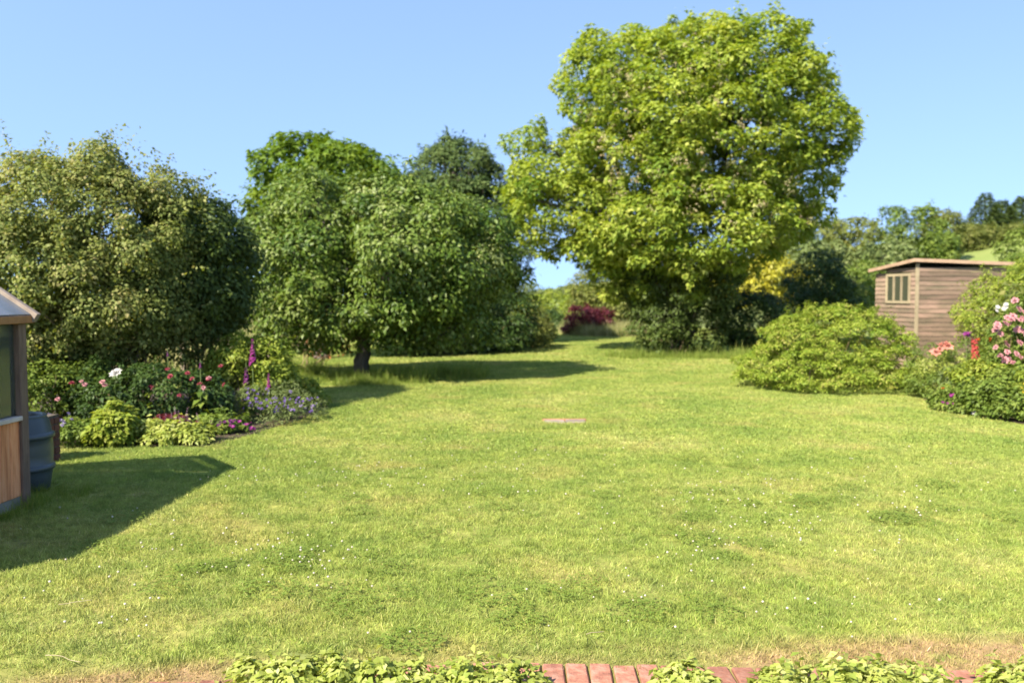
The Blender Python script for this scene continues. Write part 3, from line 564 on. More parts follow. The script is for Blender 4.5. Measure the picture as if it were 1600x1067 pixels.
# ------------------------------------------------------------------ trees
B = gp(1062, 556); Y = 25.2
tree('maple_tree', 'big yellow-green maple in full leaf with pinkish seed keys', 'tree', (B.x, B.y+.4, 0), ells_px([
    (1075, 210, Y, 185, 165, 3.3), (1180, 122, Y, 85, 85, 1.9), (1100, 78, Y, 80, 45, 1.5), (955, 130, Y, 82, 82, 1.9), (1035, 430, Y, 115, 55, 1.7), (875, 300, Y, 85, 85, 1.9), (1245, 225, Y, 75, 125, 1.9),
    (1060, 350, Y-.4, 190, 90, 3.0), (1070, 230, Y+.5, 120, 110, 1.8), (965, 378, Y, 66, 50, 1.5), (1200, 338, Y, 80, 48, 1.9), (1240, 52, Y, 26, 40, .5), (826, 222, Y, 30, 40, .5), (1312, 218, Y, 42, 22, .5), (850, 385, Y, 45, 12, .4)]),
    800, .43, 140000, .124, 'lobed3', 'maple_leaf', .20, 1.5, nlimb=20, stems=4, up=.6, sprig=.35, zmin=1.2, flat=.7, inner=.42, sprig_len=1.25)
mp = bpy.data.objects['maple_tree']
def keys():
    base = np.array(mp.location); e = ells_px([(1060, 222, Y-.2, 160, 145, 3.2), (1090, 330, Y-.5, 170, 80, 2.9), (1000, 165, Y, 95, 75, 2.1)])
    C, R, O = boughs(e, 520, .30, 2, 0); n = 12000; idx = RNG.choice(len(C), n); u = unit(rdir(n)+O[idx]); P = C[idx]+u*(R[idx]*RNG.random(n))[:, None]+O[idx]*.12
    V, F, k = leaves(P, u+rdir(n)*.6, rdir(n)-np.array([0, 0, .6]), .085*RNG.uniform(.6, 1.2, n), 'slim'); V = V-base
    tag(link('seed_blossoms', mesh_np('seed_blossoms', V, F, 'seed_key', np.repeat(RNG.random(n), k)), mp), 'pinkish tan clusters of winged seeds')
keys()
B = gp(565, 592)
tree('apple_tree', 'low spreading apple tree with dense mid-green leaves casting shade on the lawn', 'tree', (B.x, B.y, 0), ells_px([
    (510, 388, 17.9, 112, 100, 1.8), (620, 385, 17.6, 125, 95, 1.9), (722, 408, 17.9, 78, 85, 1.5), (445, 440, 18.2, 62, 75, 1.4), (570, 465, 17.7, 190, 50, 2.0), (600, 310, 18.2, 60, 35, .9), (690, 340, 18, 60, 35, .9), (490, 315, 18.3, 70, 32, 1.0), (640, 450, 16.9, 110, 50, .9), (430, 480, 18.3, 80, 48, 1.4), (500, 498, 18.0, 75, 38, 1.4), (670, 488, 17.9, 90, 42, 1.3), (600, 400, 18.6, 170, 90, 1.2), (480, 512, 17.8, 75, 30, 1.2), (640, 510, 17.2, 60, 28, .8), (705, 505, 17.8, 60, 32, 1.0)]),
    190, .50, 78000, .100, 'oval', 'apple_leaf', .19, .95, nlimb=26, up=.4, sprig=.35, zmin=.55, flat=.8, inner=.3)
c = wp(500, 300, 23.5)
tree('sycamore_tree', 'brighter green tree with larger leaves rising behind the apple tree', 'tree', (c.x, c.y, 0), ells_px([
    (505, 283, 23.5, 105, 62, 1.9), (450, 300, 23.5, 50, 50, 1.4), (565, 280, 23.5, 50, 48, 1.2), (500, 250, 23.5, 60, 32, 1.2), (510, 360, 23.5, 120, 70, 2.0), (425, 265, 23.5, 20, 18, .5)]),
    105, .46, 25000, .14, 'lobed3', 'sycamore_leaf', .18, 2.2, nlimb=18, up=.5, sprig=.4, zmin=1.5)
c = wp(735, 350, 30.5)
tree('pine_tree', 'dark bluish-green conifer behind the apple tree with rounded top', 'tree', (c.x, c.y, 0), ells_px([
    (712, 270, 30.5, 66, 48, 1.4), (685, 320, 30.5, 64, 60, 1.6), (750, 290, 30.5, 45, 40, 1.2), (740, 335, 30.5, 80, 65, 1.8), (785, 400, 30.5, 42, 55, 1.3), (720, 420, 30.5, 80, 60, 1.8), (700, 236, 30.5, 20, 18, .4), (745, 252, 30.5, 18, 20, .4), (806, 400, 30.5, 24, 48, .8)]),
    210, .40, 54000, .175, 'slim', 'needle', .24, 3.4, nlimb=24, up=.35, sprig=.45, zmin=1.1, droop=-.1, inner=.2)

# tall shrubs of the west border
e = ells_px([(110, 345, 12.2, 125, 88, 1.3), (55, 420, 11.8, 100, 105, 1.2), (215, 375, 12.4, 95, 85, 1.2), (140, 470, 12.0, 120, 90, 1.1), (150, 258, 12.2, 38, 28, .4), (40, 285, 12.2, 35, 30, .4), (250, 305, 12.4, 45, 38, .5), (40, 560, 11.6, 60, 80, .6), (215, 470, 12.2, 80, 70, .9), (140, 540, 12.3, 90, 45, .8), (280, 520, 12.8, 45, 40, .5)])
shrub('privet_bush', 'tall loose multi-stemmed privet bush beside the greenhouse', (-5.75, 12.2, 0), e, 230, .28, 110000, .054, 'quad', 'privet_leaf', nstem=46, stem_r=.018, bark='stem', up=.35, sprig=1.1, sprig_len=2.3, zmin=.5, flat=.9, inner=.12)
e = ells_px([(315, 385, 13.2, 60, 75, 1.1), (348, 415, 13.5, 36, 75, .9), (300, 460, 13.2, 75, 55, 1.0), (328, 480, 13.4, 50, 40, .8)])
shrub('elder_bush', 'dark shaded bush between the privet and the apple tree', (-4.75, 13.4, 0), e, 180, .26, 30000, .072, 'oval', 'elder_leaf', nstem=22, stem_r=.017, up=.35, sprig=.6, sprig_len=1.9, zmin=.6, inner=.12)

# ------------------------------------------------------------------ shrubs round the far lawn
def SHR(name, label, lobes, nb, rb, nl, size, kind, mat, **kw): return pxshrub(name, label, lobes, nb, rb, nl, size, kind, mat, **kw)
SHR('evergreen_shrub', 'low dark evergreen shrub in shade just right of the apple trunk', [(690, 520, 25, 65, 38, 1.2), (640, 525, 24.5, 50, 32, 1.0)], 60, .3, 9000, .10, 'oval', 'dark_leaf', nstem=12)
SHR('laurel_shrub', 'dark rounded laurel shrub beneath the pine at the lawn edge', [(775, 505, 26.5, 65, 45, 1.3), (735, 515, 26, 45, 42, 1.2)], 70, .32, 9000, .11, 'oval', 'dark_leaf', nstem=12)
SHR('olive_shrub', 'brownish-green shrub at the bend of the lawn below the gap of sky', [(828, 518, 28.5, 32, 34, .9), (848, 525, 28.8, 18, 22, .6)], 40, .26, 5000, .09, 'oval', 'olive_leaf', nstem=10)
SHR('hazel_shrub', 'light green shrub right of the pine under the gap of sky', [(805, 482, 31, 32, 28, 1.0), (770, 470, 31, 35, 30, 1.0)], 45, .32, 5000, .12, 'oval', 'lime_leaf', nstem=10)
SHR('berberis_shrub', 'dark red-purple berberis shrub at the end of the lawn', [(908, 494, 37, 28, 17, .7), (938, 497, 37.5, 22, 14, .6), (890, 506, 37, 10, 16, .4)], 50, .24, 6000, .10, 'oval', 'purple_leaf', nstem=10)
SHR('plum_shrub', 'dull brown-purple shrub left of the red berberis', [(855, 500, 41, 22, 18, .8), (872, 508, 40.5, 12, 18, .6)], 34, .26, 3500, .10, 'oval', 'plum_dull', nstem=8) if 'plum_dull' in MATS else SHR('plum_shrub', 'dull brown-purple shrub left of the red berberis', [(855, 500, 41, 22, 18, .8), (872, 508, 40.5, 12, 18, .6)], 34, .26, 3500, .10, 'oval', 'dark_leaf', nstem=8)
SHR('hawthorn_shrub', 'tall olive hawthorn left of the maple trunk', [(940, 450, 41, 42, 42, 1.6), (975, 465, 40, 36, 48, 1.4), (915, 478, 42, 26, 25, 1.1)], 90, .45, 10000, .15, 'oval', 'olive_leaf', nstem=14)
SHR('hedge', 'pale green clipped hedge across the far end of the garden', [(860, 478, 47, 40, 18, 1.0), (915, 474, 46, 40, 26, 1.2), (830, 482, 48, 30, 16, 1.0)], 80, .42, 8000, .14, 'oval', 'lime_leaf', cat='hedge', nstem=8)
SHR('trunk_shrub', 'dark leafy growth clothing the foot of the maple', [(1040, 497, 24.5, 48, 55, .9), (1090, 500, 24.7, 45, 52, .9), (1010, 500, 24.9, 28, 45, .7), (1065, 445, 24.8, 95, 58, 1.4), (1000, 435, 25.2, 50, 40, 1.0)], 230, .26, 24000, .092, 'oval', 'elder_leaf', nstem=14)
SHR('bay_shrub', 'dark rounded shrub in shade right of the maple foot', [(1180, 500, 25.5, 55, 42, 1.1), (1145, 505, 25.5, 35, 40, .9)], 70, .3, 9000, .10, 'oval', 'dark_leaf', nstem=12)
SHR('golden_shrub', 'bright golden-yellow shrub behind the dark shrub', [(1200, 434, 39, 46, 38, 1.4), (1158, 446, 38.6, 42, 28, 1.2), (1225, 455, 38.8, 30, 25, 1.1)], 75, .42, 9500, .17, 'oval', 'gold_leaf', nstem=12)
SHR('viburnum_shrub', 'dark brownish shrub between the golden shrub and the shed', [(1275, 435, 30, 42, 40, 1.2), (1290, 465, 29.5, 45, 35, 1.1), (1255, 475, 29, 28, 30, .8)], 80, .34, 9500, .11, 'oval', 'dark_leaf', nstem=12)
SHR('lilac_shrub', 'mid-green shrub behind the left end of the shed', [(1345, 450, 33, 30, 40, 1.1), (1330, 475, 30, 40, 30, 1.0)], 60, .34, 7000, .12, 'oval', 'mid_leaf', nstem=10)
SHR('spreading_bush', 'wide low dome-shaped bright green bush on the lawn before the shed', [(1300, 548, 16.6, 118, 68, 1.35), (1225, 572, 16.4, 75, 36, 1.1), (1370, 570, 16.5, 66, 42, 1.1), (1290, 585, 16.1, 138, 26, 1.3), (1305, 512, 16.8, 75, 36, .8)], 560, .13, 56000, .050, 'oval', 'dome_leaf', base_px=(1295, 592), nstem=40, stem_r=.014, flat=.5, up=.65, sprig=.12, zmin=.06, sprig_len=1.35)
SHR('climbing_shrub', 'light green shrub climbing over the right end of the shed', [(1560, 472, 17.6, 52, 38, .7), (1560, 505, 17.0, 58, 38, .8), (1615, 480, 17, 46, 78, 1.0), (1525, 500, 17.8, 24, 32, .4)], 130, .22, 16000, .060, 'oval', 'lime_leaf', nstem=24)
SHR('roadside_tree', 'green leafy tree top at the right edge above the shed', [(1620, 400, 30, 50, 50, 1.1), (1600, 430, 29, 35, 30, .8)], 70, .32, 8000, .12, 'oval', 'mid_leaf', cat='tree')

# ------------------------------------------------------------------ hillside
hill = [
 ('scrub_tree', 'grey-green scrub tree right of the maple crown', [(1232, 385, 62, 34, 42, 1.8)], 'grey_leaf'),
 ('scrub_tree', 'olive scrub tree third along the hillside skyline', [(1335, 370, 66, 40, 30, 2.2), (1330, 410, 64, 45, 35, 2.2)], 'olive_leaf'),
 ('scrub_tree', 'bright green rounded tree topping the hillside scrub', [(1410, 350, 70, 38, 30, 2.2), (1440, 365, 70, 28, 48, 1.8)], 'mid_leaf'),
 ('scrub_tree', 'pale bushy tree low on the slope behind the brown shrub', [(1290, 405, 56, 38, 32, 1.8), (1270, 425, 54, 40, 30, 1.8)], 'grey_leaf'),
 ('scrub_tree', 'dull green tree on the slope directly left of the shed roof', [(1370, 415, 55, 42, 34, 1.8), (1400, 400, 58, 30, 34, 1.6)], 'grey_leaf'),
 ('scrub_tree', 'small dark tree second along the hillside skyline', [(1285, 365, 72, 34, 22, 2.0)], 'olive_leaf'),
 ('scrub_tree', 'yellowish bush beside the sunny meadow above the shed', [(1475, 358, 88, 28, 30, 1.8)], 'olive_leaf'),
 ('scrub_tree', 'low olive bush under the dark conifers', [(1525, 372, 94, 44, 20, 1.8)], 'olive_leaf'),
 ('scrub_tree', 'green bush just over the middle of the shed roof', [(1470, 385, 80, 26, 22, 1.6)], 'mid_leaf'),
 ('scrub_tree', 'low pale scrub at the top of the meadow near the picture edge', [(1590, 370, 96, 34, 18, 1.8)], 'olive_leaf')]
for nm, lb, lo, mt in hill:
    e = ells_px(lo); c0 = e[0][0]; gz = float(ground_z(c0[0], c0[1]))
    tree(nm, lb, 'tree', (c0[0], c0[1], gz), e+[(np.array([c0[0], c0[1], gz+(c0[2]-gz)*.45]), np.array([e[0][1][0]*.9, 1.6, max(.6, (c0[2]-gz)*.45)]))], 70, .55, 7500, .24, 'quad', mt, .12, max(.6, (c0[2]-gz)*.45), nlimb=8, zmin=-5, sprig=.4, group='trees on the hillside')
con = [(1512, 352, 100, 38, 78, 'small leftmost conifer of the dark clump on the hill'), (1540, 300, 102, 46, 100, 'tallest dark conifer on the hill with a spiky top'), (1566, 312, 103, 44, 92, 'dark conifer second from the right on the hill'), (1598, 306, 104, 46, 92, 'dark conifer at the right picture edge on the hill')]
for px, py, Y_, hw, hh, lb in con:
    s = Y_/FPX; top = wp(px, py, Y_); gz = float(ground_z(top.x, top.y)); H = top.z-gz; base = np.array([top.x, top.y, gz]); t = thing('conifer_tree', lb, 'tree', base, group='conifers on the hill')
    n = 5200; k = RNG.random(n)**.6; a = RNG.uniform(0, 6.28, n); tier = .5+.5*np.abs(np.sin(k*24+a*1.0)); r = hw*s*(k*.95+.05)*(.35+.65*tier)*np.sqrt(RNG.uniform(.3, 1, n))
    P = np.column_stack([r*np.cos(a), r*np.sin(a), H*(1-k*.95)-.12*r]); o = np.column_stack([np.cos(a), np.sin(a), np.full(n, .15)])
    V, F, kk = leaves(P, unit(np.array([0, 0, 1.])+rdir(n)*.5), o+rdir(n)*.4, .5*RNG.uniform(.6, 1.2, n), 'slim'); link('crown', mesh_np('crown', V, F, 'needle', np.repeat(np.clip(RNG.normal(.5, .22, n), 0, 1), kk)), t)
    trunk_mesh('trunk', 'bark', [(np.array([(0, 0, -.3), (0, 0, H*.5), (0, 0, H*.98)]), [.2, .12, .02])], (0, 0, 0), t)
# far wood on the horizon: reads as one mass
e = [(np.array([x_, 300+RNG.normal()*6, 2.0]), np.array([7, 5, 2.6+RNG.normal()*.4])) for x_ in np.arange(-6, 32, 5.5)]
fo, _, _ = foliage('distant_woodland', e, 160, 1.3, 12000, .75, 'quad', 'grey_leaf', zmin=-1); tag(fo, 'grey-green line of distant trees on the horizon in the gap', 'woodland', kind='stuff')

# ------------------------------------------------------------------ flowers
def bloom_mesh(name, mat, r, layers=3, petals=6, cup=.7, kind='oval'):
    P = []; Nn = []; D = []; sz = []
    for l in range(layers):
        tilt = cup*(1-l/max(1, layers-.2))+.15 if layers > 1 else cup
        el = math.radians(15+65*(l/max(1, layers-1)) if layers > 1 else 90*(1-cup))
        for i in range(petals):
            a = 2*math.pi*(i+.5*(l % 2))/petals+RNG.normal()*.1; d = np.array([math.cos(a)*math.cos(el), math.sin(a)*math.cos(el), math.sin(el)]); D.append(d)
            Nn.append(np.array([-math.cos(a)*math.sin(el), -math.sin(a)*math.sin(el), math.cos(el)])); P.append(d*.05*r); sz.append(r*(1-.22*l)*RNG.uniform(.9, 1.1))
    n = len(P); k0 = LEAF[kind]; wide = (k0[0]*np.array([1, 1.7, 1]), k0[1]); LEAF['_p'] = wide
    V, F, k = leaves(np.array(P), np.array(Nn), np.array(D), np.array(sz), '_p'); return mesh_np(name, V, F, mat, np.repeat(RNG.random(n), k))
def spike_mesh(name, mat, h, r, n, taper=.7):
    t = np.sort(RNG.random(n)); a = RNG.uniform(0, 6.28, n); rr = r*(1-taper*t); P = np.column_stack([rr*.25*np.cos(a), rr*.25*np.sin(a), h*t]); o = np.column_stack([np.cos(a), np.sin(a), np.full(n, -.55)])
    LEAF['_b'] = (LEAF['oval'][0]*np.array([1, 1.5, 1.5]), LEAF['oval'][1])
    V, F, k = leaves(P, np.column_stack([np.cos(a)*.5, np.sin(a)*.5, np.ones(n)]), o, rr*1.0, '_b'); return mesh_np(name, V, F, mat, np.repeat(RNG.random(n), k))
BL = {k: [bloom_mesh(k, m_, 1.0, l, p_, c_) for _ in range(2)] for k, m_, l, p_, c_ in (
    ('pink_rose', 'pink_petal', 3, 7, .7), ('red_rose', 'rose_red', 3, 7, .7), ('white_peony', 'white_petal', 4, 9, .8), ('coral_poppy', 'coral_petal', 2, 6, .6), ('orange_poppy', 'orange_petal', 2, 5, .5),
    ('magenta_flower', 'magenta_petal', 1, 5, .8), ('violet_flower', 'violet_petal', 1, 5, .7), ('lilac_flower', 'lilac_petal', 2, 5, .7), ('plum_flower', 'plum_petal', 3, 8, .7), ('white_daisy', 'white_petal', 1, 9, .8), ('yellow_flower', 'yellow_petal', 2, 6, .7))}
def blooms(plant, kind, spots, r, name):
    """one bloom per spot, each a part of its plant, turned to the light"""
    b = plant.location
    for q in spots:
        o = link(name, BL[kind][RNG.integers(2)], plant, Vector(q)-b); k = r*RNG.uniform(.75, 1.2); o.scale = (k, k, k); o.rotation_euler = (RNG.uniform(.2, 1.1), RNG.normal()*.35, RNG.normal()*.5)
def front(px, py, Y): return wp(px, py, Y)
def rnd_spots(px, py, Y, sx_, sy_, n, sY=.15): return [wp(px+RNG.uniform(-1, 1)*sx_, py+RNG.uniform(-1, 1)*sy_, Y+RNG.uniform(-1, 1)*sY) for _ in range(n)]
def stalk(plant, pts_from_to, r=.005, mat='green_stem', name='stalk'):
    b = np.array(plant.location); V, F = tubes([limb(np.array(a), np.array(c), r, r*.7, 5, 0, .02) for a, c in pts_from_to], 5); return link(name, mesh_np(name, V-b, F, mat, smooth=True), plant)
HP = dict(cat='plant', nstem=10, stem_r=.005, bark='green_stem')
# west border
SHR('fuchsia_shrub', 'leafy shrub growing behind the water butt under the privet', [(70, 605, 11.0, 48, 42, .4), (130, 590, 11.6, 50, 34, .4), (30, 600, 11.2, 40, 45, .4)], 80, .15, 7500, .055, 'oval', 'mid_leaf', nstem=16, stem_r=.008)
SHR('leafy_perennial', 'bright green leafy perennial at the near corner of the border', [(175, 668, 9.9, 30, 32, .25), (190, 655, 10, 18, 20, .2)], 34, .09, 2600, .075, 'oval', 'lime_leaf', **HP)
t = SHR('cranesbill_plant', 'green mound with pale lilac flowers beside the brick pier', [(120, 680, 9.9, 32, 26, .25)], 30, .09, 2600, .05, 'oval', 'mid_leaf', **HP)
blooms(t, 'lilac_flower', [front(*q) for q in ((107, 646, 9.8), (112, 655, 9.75), (76, 648, 9.6), (97, 664, 9.6), (100, 659, 9.7), (94, 657, 9.7))], .028, 'flower')
stalk(t, [(gp(115, 700), front(107, 648, 9.8)), (gp(108, 700), front(97, 664, 9.65)), (gp(112, 702), front(76, 650, 9.6))], .003)
RB = SHR('rose_bush', 'dark-leaved rose bush with red and pink roses in the border', [(240, 625, 11.2, 85, 55, .55), (180, 630, 11.1, 55, 45, .45), (310, 625, 11.4, 45, 48, .4), (140, 610, 11.4, 45, 40, .4)], 120, .14, 15000, .058, 'oval', 'dark_leaf', cat='shrub', nstem=26, stem_r=.008)
blooms(RB, 'red_rose', [front(x_, y_, 10.75) for x_, y_ in ((262, 577), (266, 588), (293, 583), (300, 592), (318, 604), (312, 600), (326, 592), (350, 601), (112, 599), (345, 572), (235, 605), (280, 618))], .038, 'rose')
blooms(RB, 'pink_rose', [front(x_, y_, 10.7) for x_, y_ in ((127, 596), (132, 601), (164, 602), (160, 597), (326, 591), (318, 606), (90, 624), (68, 617))], .034, 'rose')
t = thing('peony_plant', 'single white peony bloom on a tall stem above the roses', 'flower', gp(183, 668)); g0 = t.location
blooms(t, 'white_peony', [front(181, 583, 10.3)], .075, 'bloom'); stalk(t, [(tuple(g0), front(181, 587, 10.3))], .006)
V, F, k = leaves(np.array([np.array(front(181+RNG.normal()*12, 615+RNG.uniform(-15, 25), 10.6)) for _ in range(40)])-np.array(g0), rdir(40)+np.array([0, -.3, 1]), rdir(40), .10, 'oval'); link('leaf_cluster', mesh_np('leaf_cluster', V, F, 'dark_leaf', np.repeat(RNG.random(40), k)), t)['kind'] = 'stuff'
SHR('lime_perennial', 'low yellow-green leafy clump at the front edge of the border', [(255, 683, 10.05, 30, 19, .22), (300, 684, 10.1, 34, 18, .22), (235, 676, 10.1, 20, 20, .2)], 45, .08, 3600, .066, 'oval', 'pale_leaf', **HP)
t = SHR('heuchera_plant', 'clump with brownish-mauve flower spikes behind the lime leaves', [(270, 668, 10.4, 38, 16, .2)], 24, .08, 1800, .05, 'oval', 'purple_leaf', **HP)
sp = spike_mesh('flower_spike', 'mauve_petal', .16, .02, 60)
for x_, y_ in ((252, 663), (260, 660), (268, 658), (276, 666), (282, 655), (287, 664), (295, 660), (312, 658), (275, 650), (290, 650)):
    o = link('flower_spike', sp, t, front(x_, y_+6, 10.25)-t.location); o.rotation_euler = (RNG.normal()*.1, RNG.normal()*.12, RNG.random()*6)
t = SHR('geranium_plant', 'green geranium clump with small magenta flowers at the border edge', [(360, 675, 10.9, 38, 20, .25), (335, 668, 10.8, 28, 20, .22)], 40, .08, 3600, .055, 'oval', 'mid_leaf', **HP)
blooms(t, 'magenta_flower', rnd_spots(378, 663, 10.65, 20, 7, 14, .08), .026, 'flower'); blooms(t, 'plum_flower', rnd_spots(345, 660, 10.6, 22, 6, 12, .08), .022, 'flower')
t = SHR('catmint_plant', 'spreading grey-green clump covered in violet-blue flowers', [(425, 650, 11.7, 50, 28, .35), (470, 640, 12.2, 36, 26, .35), (395, 630, 11.9, 35, 30, .3), (440, 620, 12.4, 40, 25, .35)], 90, .1, 8000, .042, 'slim', 'grey_leaf', **HP)
blooms(t, 'violet_flower', rnd_spots(425, 632, 11.4, 45, 12, 46, .1)+rnd_spots(480, 632, 11.85, 18, 12, 22, .08)+rnd_spots(400, 612, 11.6, 22, 6, 14, .1), .022, 'flower')
blooms(t, 'lilac_flower', [front(454, 612, 11.9), front(430, 628, 11.4), front(455, 640, 11.4), front(470, 634, 11.6), front(488, 635, 11.8)], .03, 'flower')
SHR('phlox_plant', 'fresh green leafy clump where the border meets the lawn', [(470, 612, 13.5, 32, 26, .35), (490, 625, 13.4, 20, 18, .25), (440, 600, 13.6, 30, 26, .35)], 60, .11, 5200, .06, 'oval', 'lime_leaf', **HP)
SHR('shrub_rose', 'light green leafy shrub behind the foxgloves', [(375, 560, 12.7, 36, 40, .4), (410, 555, 12.8, 34, 34, .35), (345, 580, 12.6, 26, 28, .3), (425, 585, 12.7, 32, 32, .3)], 120, .12, 11000, .055, 'oval', 'lime_leaf', nstem=20, stem_r=.007)
FB = spike_mesh('flower_spike', 'magenta_petal', .34, .060, 120); FP = spike_mesh('flower_spike', 'plum_petal', .24, .05, 90)
for px, y0, y1, Y_, me_, sc_, lb in ((395, 568, 530, 12.15, FB, 1.0, 'tallest magenta foxglove spike in the border'), (385, 600, 572, 12.1, FP, 1.0, 'dark purple foxglove spike below the tall magenta one'), (420, 607, 582, 12.15, FB, .62, 'short pink foxglove spike right of the tall one'), (240, 580, 570, 11.0, FP, .26, 'small purple flower spike over the rose bush'), (313, 574, 556, 11.0, FP, .34, 'purple flower spike above the red roses'), (262, 556, 542, 11.3, FP, .32, 'purple flower head high beneath the privet')):
    b = wp(px, y0, Y_); t = thing('foxglove', lb, 'flower', (b.x, b.y, 0), group='foxgloves'); o = link('flower_spike', me_, t, (0, 0, b.z)); o.scale = (sc_,)*3
    stalk(t, [((b.x, b.y, 0), (b.x, b.y, b.z+.3*sc_))], .007); n = 26; zz = RNG.uniform(.05, max(.2, b.z*.7), n); a = RNG.uniform(0, 6.28, n)
    V, F, k = leaves(np.column_stack([np.cos(a)*.02, np.sin(a)*.02, zz]), np.column_stack([np.cos(a)*.3, np.sin(a)*.3, np.ones(n)]), np.column_stack([np.cos(a), np.sin(a), np.full(n, .2)]), .16, 'oval'); link('foliage', mesh_np('foliage', V, F, 'mid_leaf', np.repeat(RNG.random(n), k)), t)
# painted canes
for (a, b, lb) in (((349, 495, 13.3), (357, 600, 13.3), 'tall turquoise garden cane leaning in the border'), ((363, 560, 13.0), (358, 610, 13.0), 'short turquoise garden cane beside the foxgloves')):
    A = front(*a); Bq = front(*b); Bq.z = -.05; sv, sf = tubes([(np.array([Bq, (A+Bq)/2, A]), [.009, .009, .008])], 6); o = thing('garden_cane', lb, 'garden cane', (Bq.x, Bq.y, 0)); link('cane', mesh_np('cane', sv-np.array(o.location), sf, 'cane_paint', smooth=True), o)
    c1 = A*.62+Bq*.38; tw = np.array([np.array(c1)+np.array([.02*math.cos(i_*.9), .02*math.sin(i_*.9), -.16+.014*i_]) for i_ in range(24)]); sv, sf = tubes([(tw, np.full(24, .006))], 5); link('twine', mesh_np('twine', sv-np.array(o.location), sf, 'cane_paint', smooth=True), o)
SHR('copper_shrub', 'small orange-leaved shrub in the shade behind the apple trunk', [(478, 528, 20.5, 18, 8, .3), (538, 537, 20.8, 16, 10, .3), (505, 545, 20.6, 30, 14, .4)], 24, .14, 420, .07, 'oval', 'copper_leaf', nstem=8)
# east border
e0 = dict(cat='plant', nstem=14, stem_r=.006, bark='green_stem')
PR = SHR('climbing_rose', 'rose bush covered in pale pink roses at the right edge', [(1590, 530, 13.2, 42, 55, .45), (1610, 570, 13.0, 45, 40, .45), (1620, 500, 13.4, 45, 50, .4)], 100, .13, 9500, .055, 'oval', 'mid_leaf', nstem=26, stem_r=.008)
blooms(PR, 'pink_rose', [front(x_, y_, 12.62+RNG.normal()*.05) for x_, y_ in ((1586, 470), (1591, 483), (1575, 497), (1580, 500), (1583, 495), (1597, 498), (1595, 500), (1555, 517), (1557, 512), (1559, 508), (1563, 522), (1571, 535), (1573, 540), (1556, 543), (1563, 556), (1566, 560), (1571, 563), (1575, 560), (1574, 550), (1588, 553), (1594, 558), (1583, 567), (1593, 536), (1561, 589), (1597, 592), (1598, 517), (1604, 526), (1608, 545), (1602, 573), (1578, 507), (1570, 505), (1590, 515), (1600, 488))], .055, 'rose')
blooms(PR, 'white_daisy', [front(x_, y_, 12.9) for x_, y_ in ((1557, 485), (1559, 480), (1568, 483), (1572, 476), (1571, 480))], .035, 'flower')
t = SHR('poppy_plant', 'clump with large coral-pink poppies before the shed corner', [(1475, 575, 14.6, 28, 30, .3), (1455, 590, 14.6, 22, 28, .3)], 36, .1, 3200, .055, 'slim', 'pale_leaf', **e0)
blooms(t, 'coral_poppy', [front(1468, 541, 14.4), front(1476, 538, 14.45), (front(1481, 542, 14.4)), front(1461, 551, 14.3), front(1469, 547, 14.3)], .085, 'poppy')
t = SHR('lupin_plant', 'leafy plant with one tall scarlet flower spike', [(1520, 590, 14.0, 28, 32, .3)], 30, .1, 3000, .06, 'slim', 'mid_leaf', **e0)
o = link('flower_spike', spike_mesh('flower_spike', 'red_petal', .34, .075, 110, .35), t, front(1524, 561, 13.8)-t.location); o.rotation_euler[1] = -.08
t = SHR('oriental_poppy', 'upright plant with two orange poppies beside the scarlet spike', [(1540, 580, 14.2, 18, 34, .25)], 24, .1, 2000, .06, 'slim', 'lime_leaf', **e0)
blooms(t, 'orange_poppy', [front(1527, 532, 14.0), front(1546, 531, 14.0)], .062, 'poppy')
t = thing('allium_flower', 'round purple allium head in front of the shed boards', 'flower', (front(1510, 523, 14.3).x, 14.3, 0)); blooms(t, 'plum_flower', [front(1510, 523, 14.3)], .06, 'bloom'); blooms(t, 'magenta_flower', [front(1511, 522, 14.27)], .06, 'bloom'); stalk(t, [(tuple(t.location), front(1510, 525, 14.3))], .006)
SHR('fennel_clump', 'feathery light green clump at the near end of the dome bush', [(1450, 605, 14.6, 30, 28, .35), (1475, 610, 14.3, 30, 26, .35), (1450, 565, 15.2, 26, 32, .3), (1500, 560, 15.0, 28, 30, .3)], 80, .12, 8000, .06, 'slim', 'mid_leaf', **e0)
SHR('sage_plant', 'pale silvery upright leaves in the right border', [(1484, 592, 13.7, 9, 22, .12)], 12, .07, 380, .10, 'slim', 'grey_leaf', **e0)
t = SHR('scabious_plant', 'low green clump with mauve-pink flowers at the right border edge', [(1488, 630, 13.0, 30, 20, .3), (1510, 640, 12.7, 26, 16, .3)], 44, .1, 4200, .055, 'oval', 'mid_leaf', **e0)
blooms(t, 'magenta_flower', rnd_spots(1486, 622, 12.65, 14, 9, 9, .05), .032, 'flower'); blooms(t, 'white_daisy', [front(1521, 645, 12.35)], .03, 'flower'); blooms(t, 'orange_poppy', [front(1474, 608, 13.5)], .035, 'flower')
SHR('hydrangea_bush', 'dense leafy green bush at the right edge of the lawn', [(1560, 625, 12.3, 45, 32, .4), (1600, 635, 11.9, 45, 30, .4), (1530, 620, 12.6, 30, 30, .35), (1590, 605, 12.5, 40, 30, .4)], 100, .13, 9500, .066, 'oval', 'mid_leaf', **e0)
t = SHR('ragwort_plant', 'small yellow-flowered plant at the extreme right', [(1600, 600, 12.1, 18, 18, .2)], 14, .08, 900, .05, 'oval', 'lime_leaf', **e0); blooms(t, 'yellow_flower', [front(1596, 606, 11.75), front(1601, 600, 11.75), front(1600, 612, 11.75)], .03, 'flower')
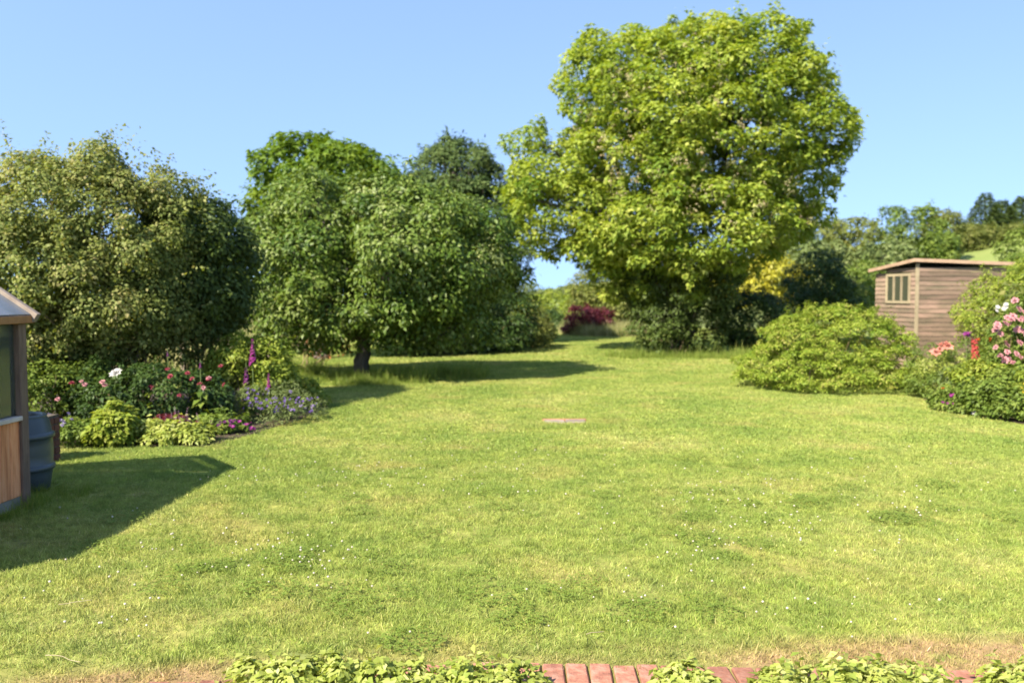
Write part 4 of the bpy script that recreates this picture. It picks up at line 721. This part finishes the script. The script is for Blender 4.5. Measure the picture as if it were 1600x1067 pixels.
SHR('mallow_plant', 'tall light green foliage in the middle of the right border', [(1545, 595, 13.2, 28, 35, .35), (1505, 600, 13.5, 24, 30, .3)], 60, .11, 5500, .06, 'oval', 'lime_leaf', **e0)

for (x_, y_, h_, r_, mt, lb) in ((8.6, 12.6, 1.3, .9, 'mid_leaf', 'rounded green shrub beyond the pink roses at the border end'), (9.2, 15.2, 1.9, 1.0, 'olive_leaf', 'taller olive shrub beyond the climbing shrub at the right'), (13.5, 19.5, 2.6, 1.5, 'mid_leaf', 'broad green shrub well to the right of the shed')):
    shrub('border_shrub', lb, (x_, y_, 0), [(np.array([x_, y_, h_*.55]), np.array([r_, r_, h_*.5]))], 60, .28, 3600, .11, 'quad', mt, nstem=12, group='shrubs closing the right border')
# ------------------------------------------------------------------ pale leafy plants in front of the bricks
fg = [(395, 1056, 'pale green ground-cover plant at the left end of the bare bricks'), (455, 1050, 'pale leafy plant second along the row before the bricks'), (520, 1050, 'pale leafy plant third along the row, rising highest'), (590, 1058, 'pale leafy plant fourth along the row before the bricks'), (655, 1060, 'pale leafy plant fifth along the row before the bricks'), (730, 1056, 'pale leafy plant sixth along the row before the bricks'), (805, 1060, 'pale leafy plant just left of the bare red bricks'),
      (1075, 1068, 'low pale plant just right of the bare red bricks'), (1215, 1066, 'pale leafy plant left of centre in the right-hand clump'), (1295, 1060, 'pale leafy plant in the middle of the right-hand clump'), (1365, 1054, 'highest pale leafy plant of the right-hand clump'), (1435, 1062, 'pale leafy plant at the right end of its clump'), (1590, 1066, 'pale leafy plant in the bottom right corner')]
for px, py, lb in fg:
    Yb = 3.64; c = wp(px, py+3, Yb)
    shrub('ground_cover_plant', lb, (c.x, Yb, 0), [(np.array([c.x, Yb, max(.05, c.z-.02)]), np.array([.125, .13, .075])), (np.array([c.x+.04, Yb-.1, .05]), np.array([.13, .12, .07]))], 30, .045, 1150, .043, 'oval', 'pale_leaf', cat='plant', nstem=10, stem_r=.002, bark='green_stem', group='pale plants before the bricks', zmin=.01, up=.5, sprig=.4)
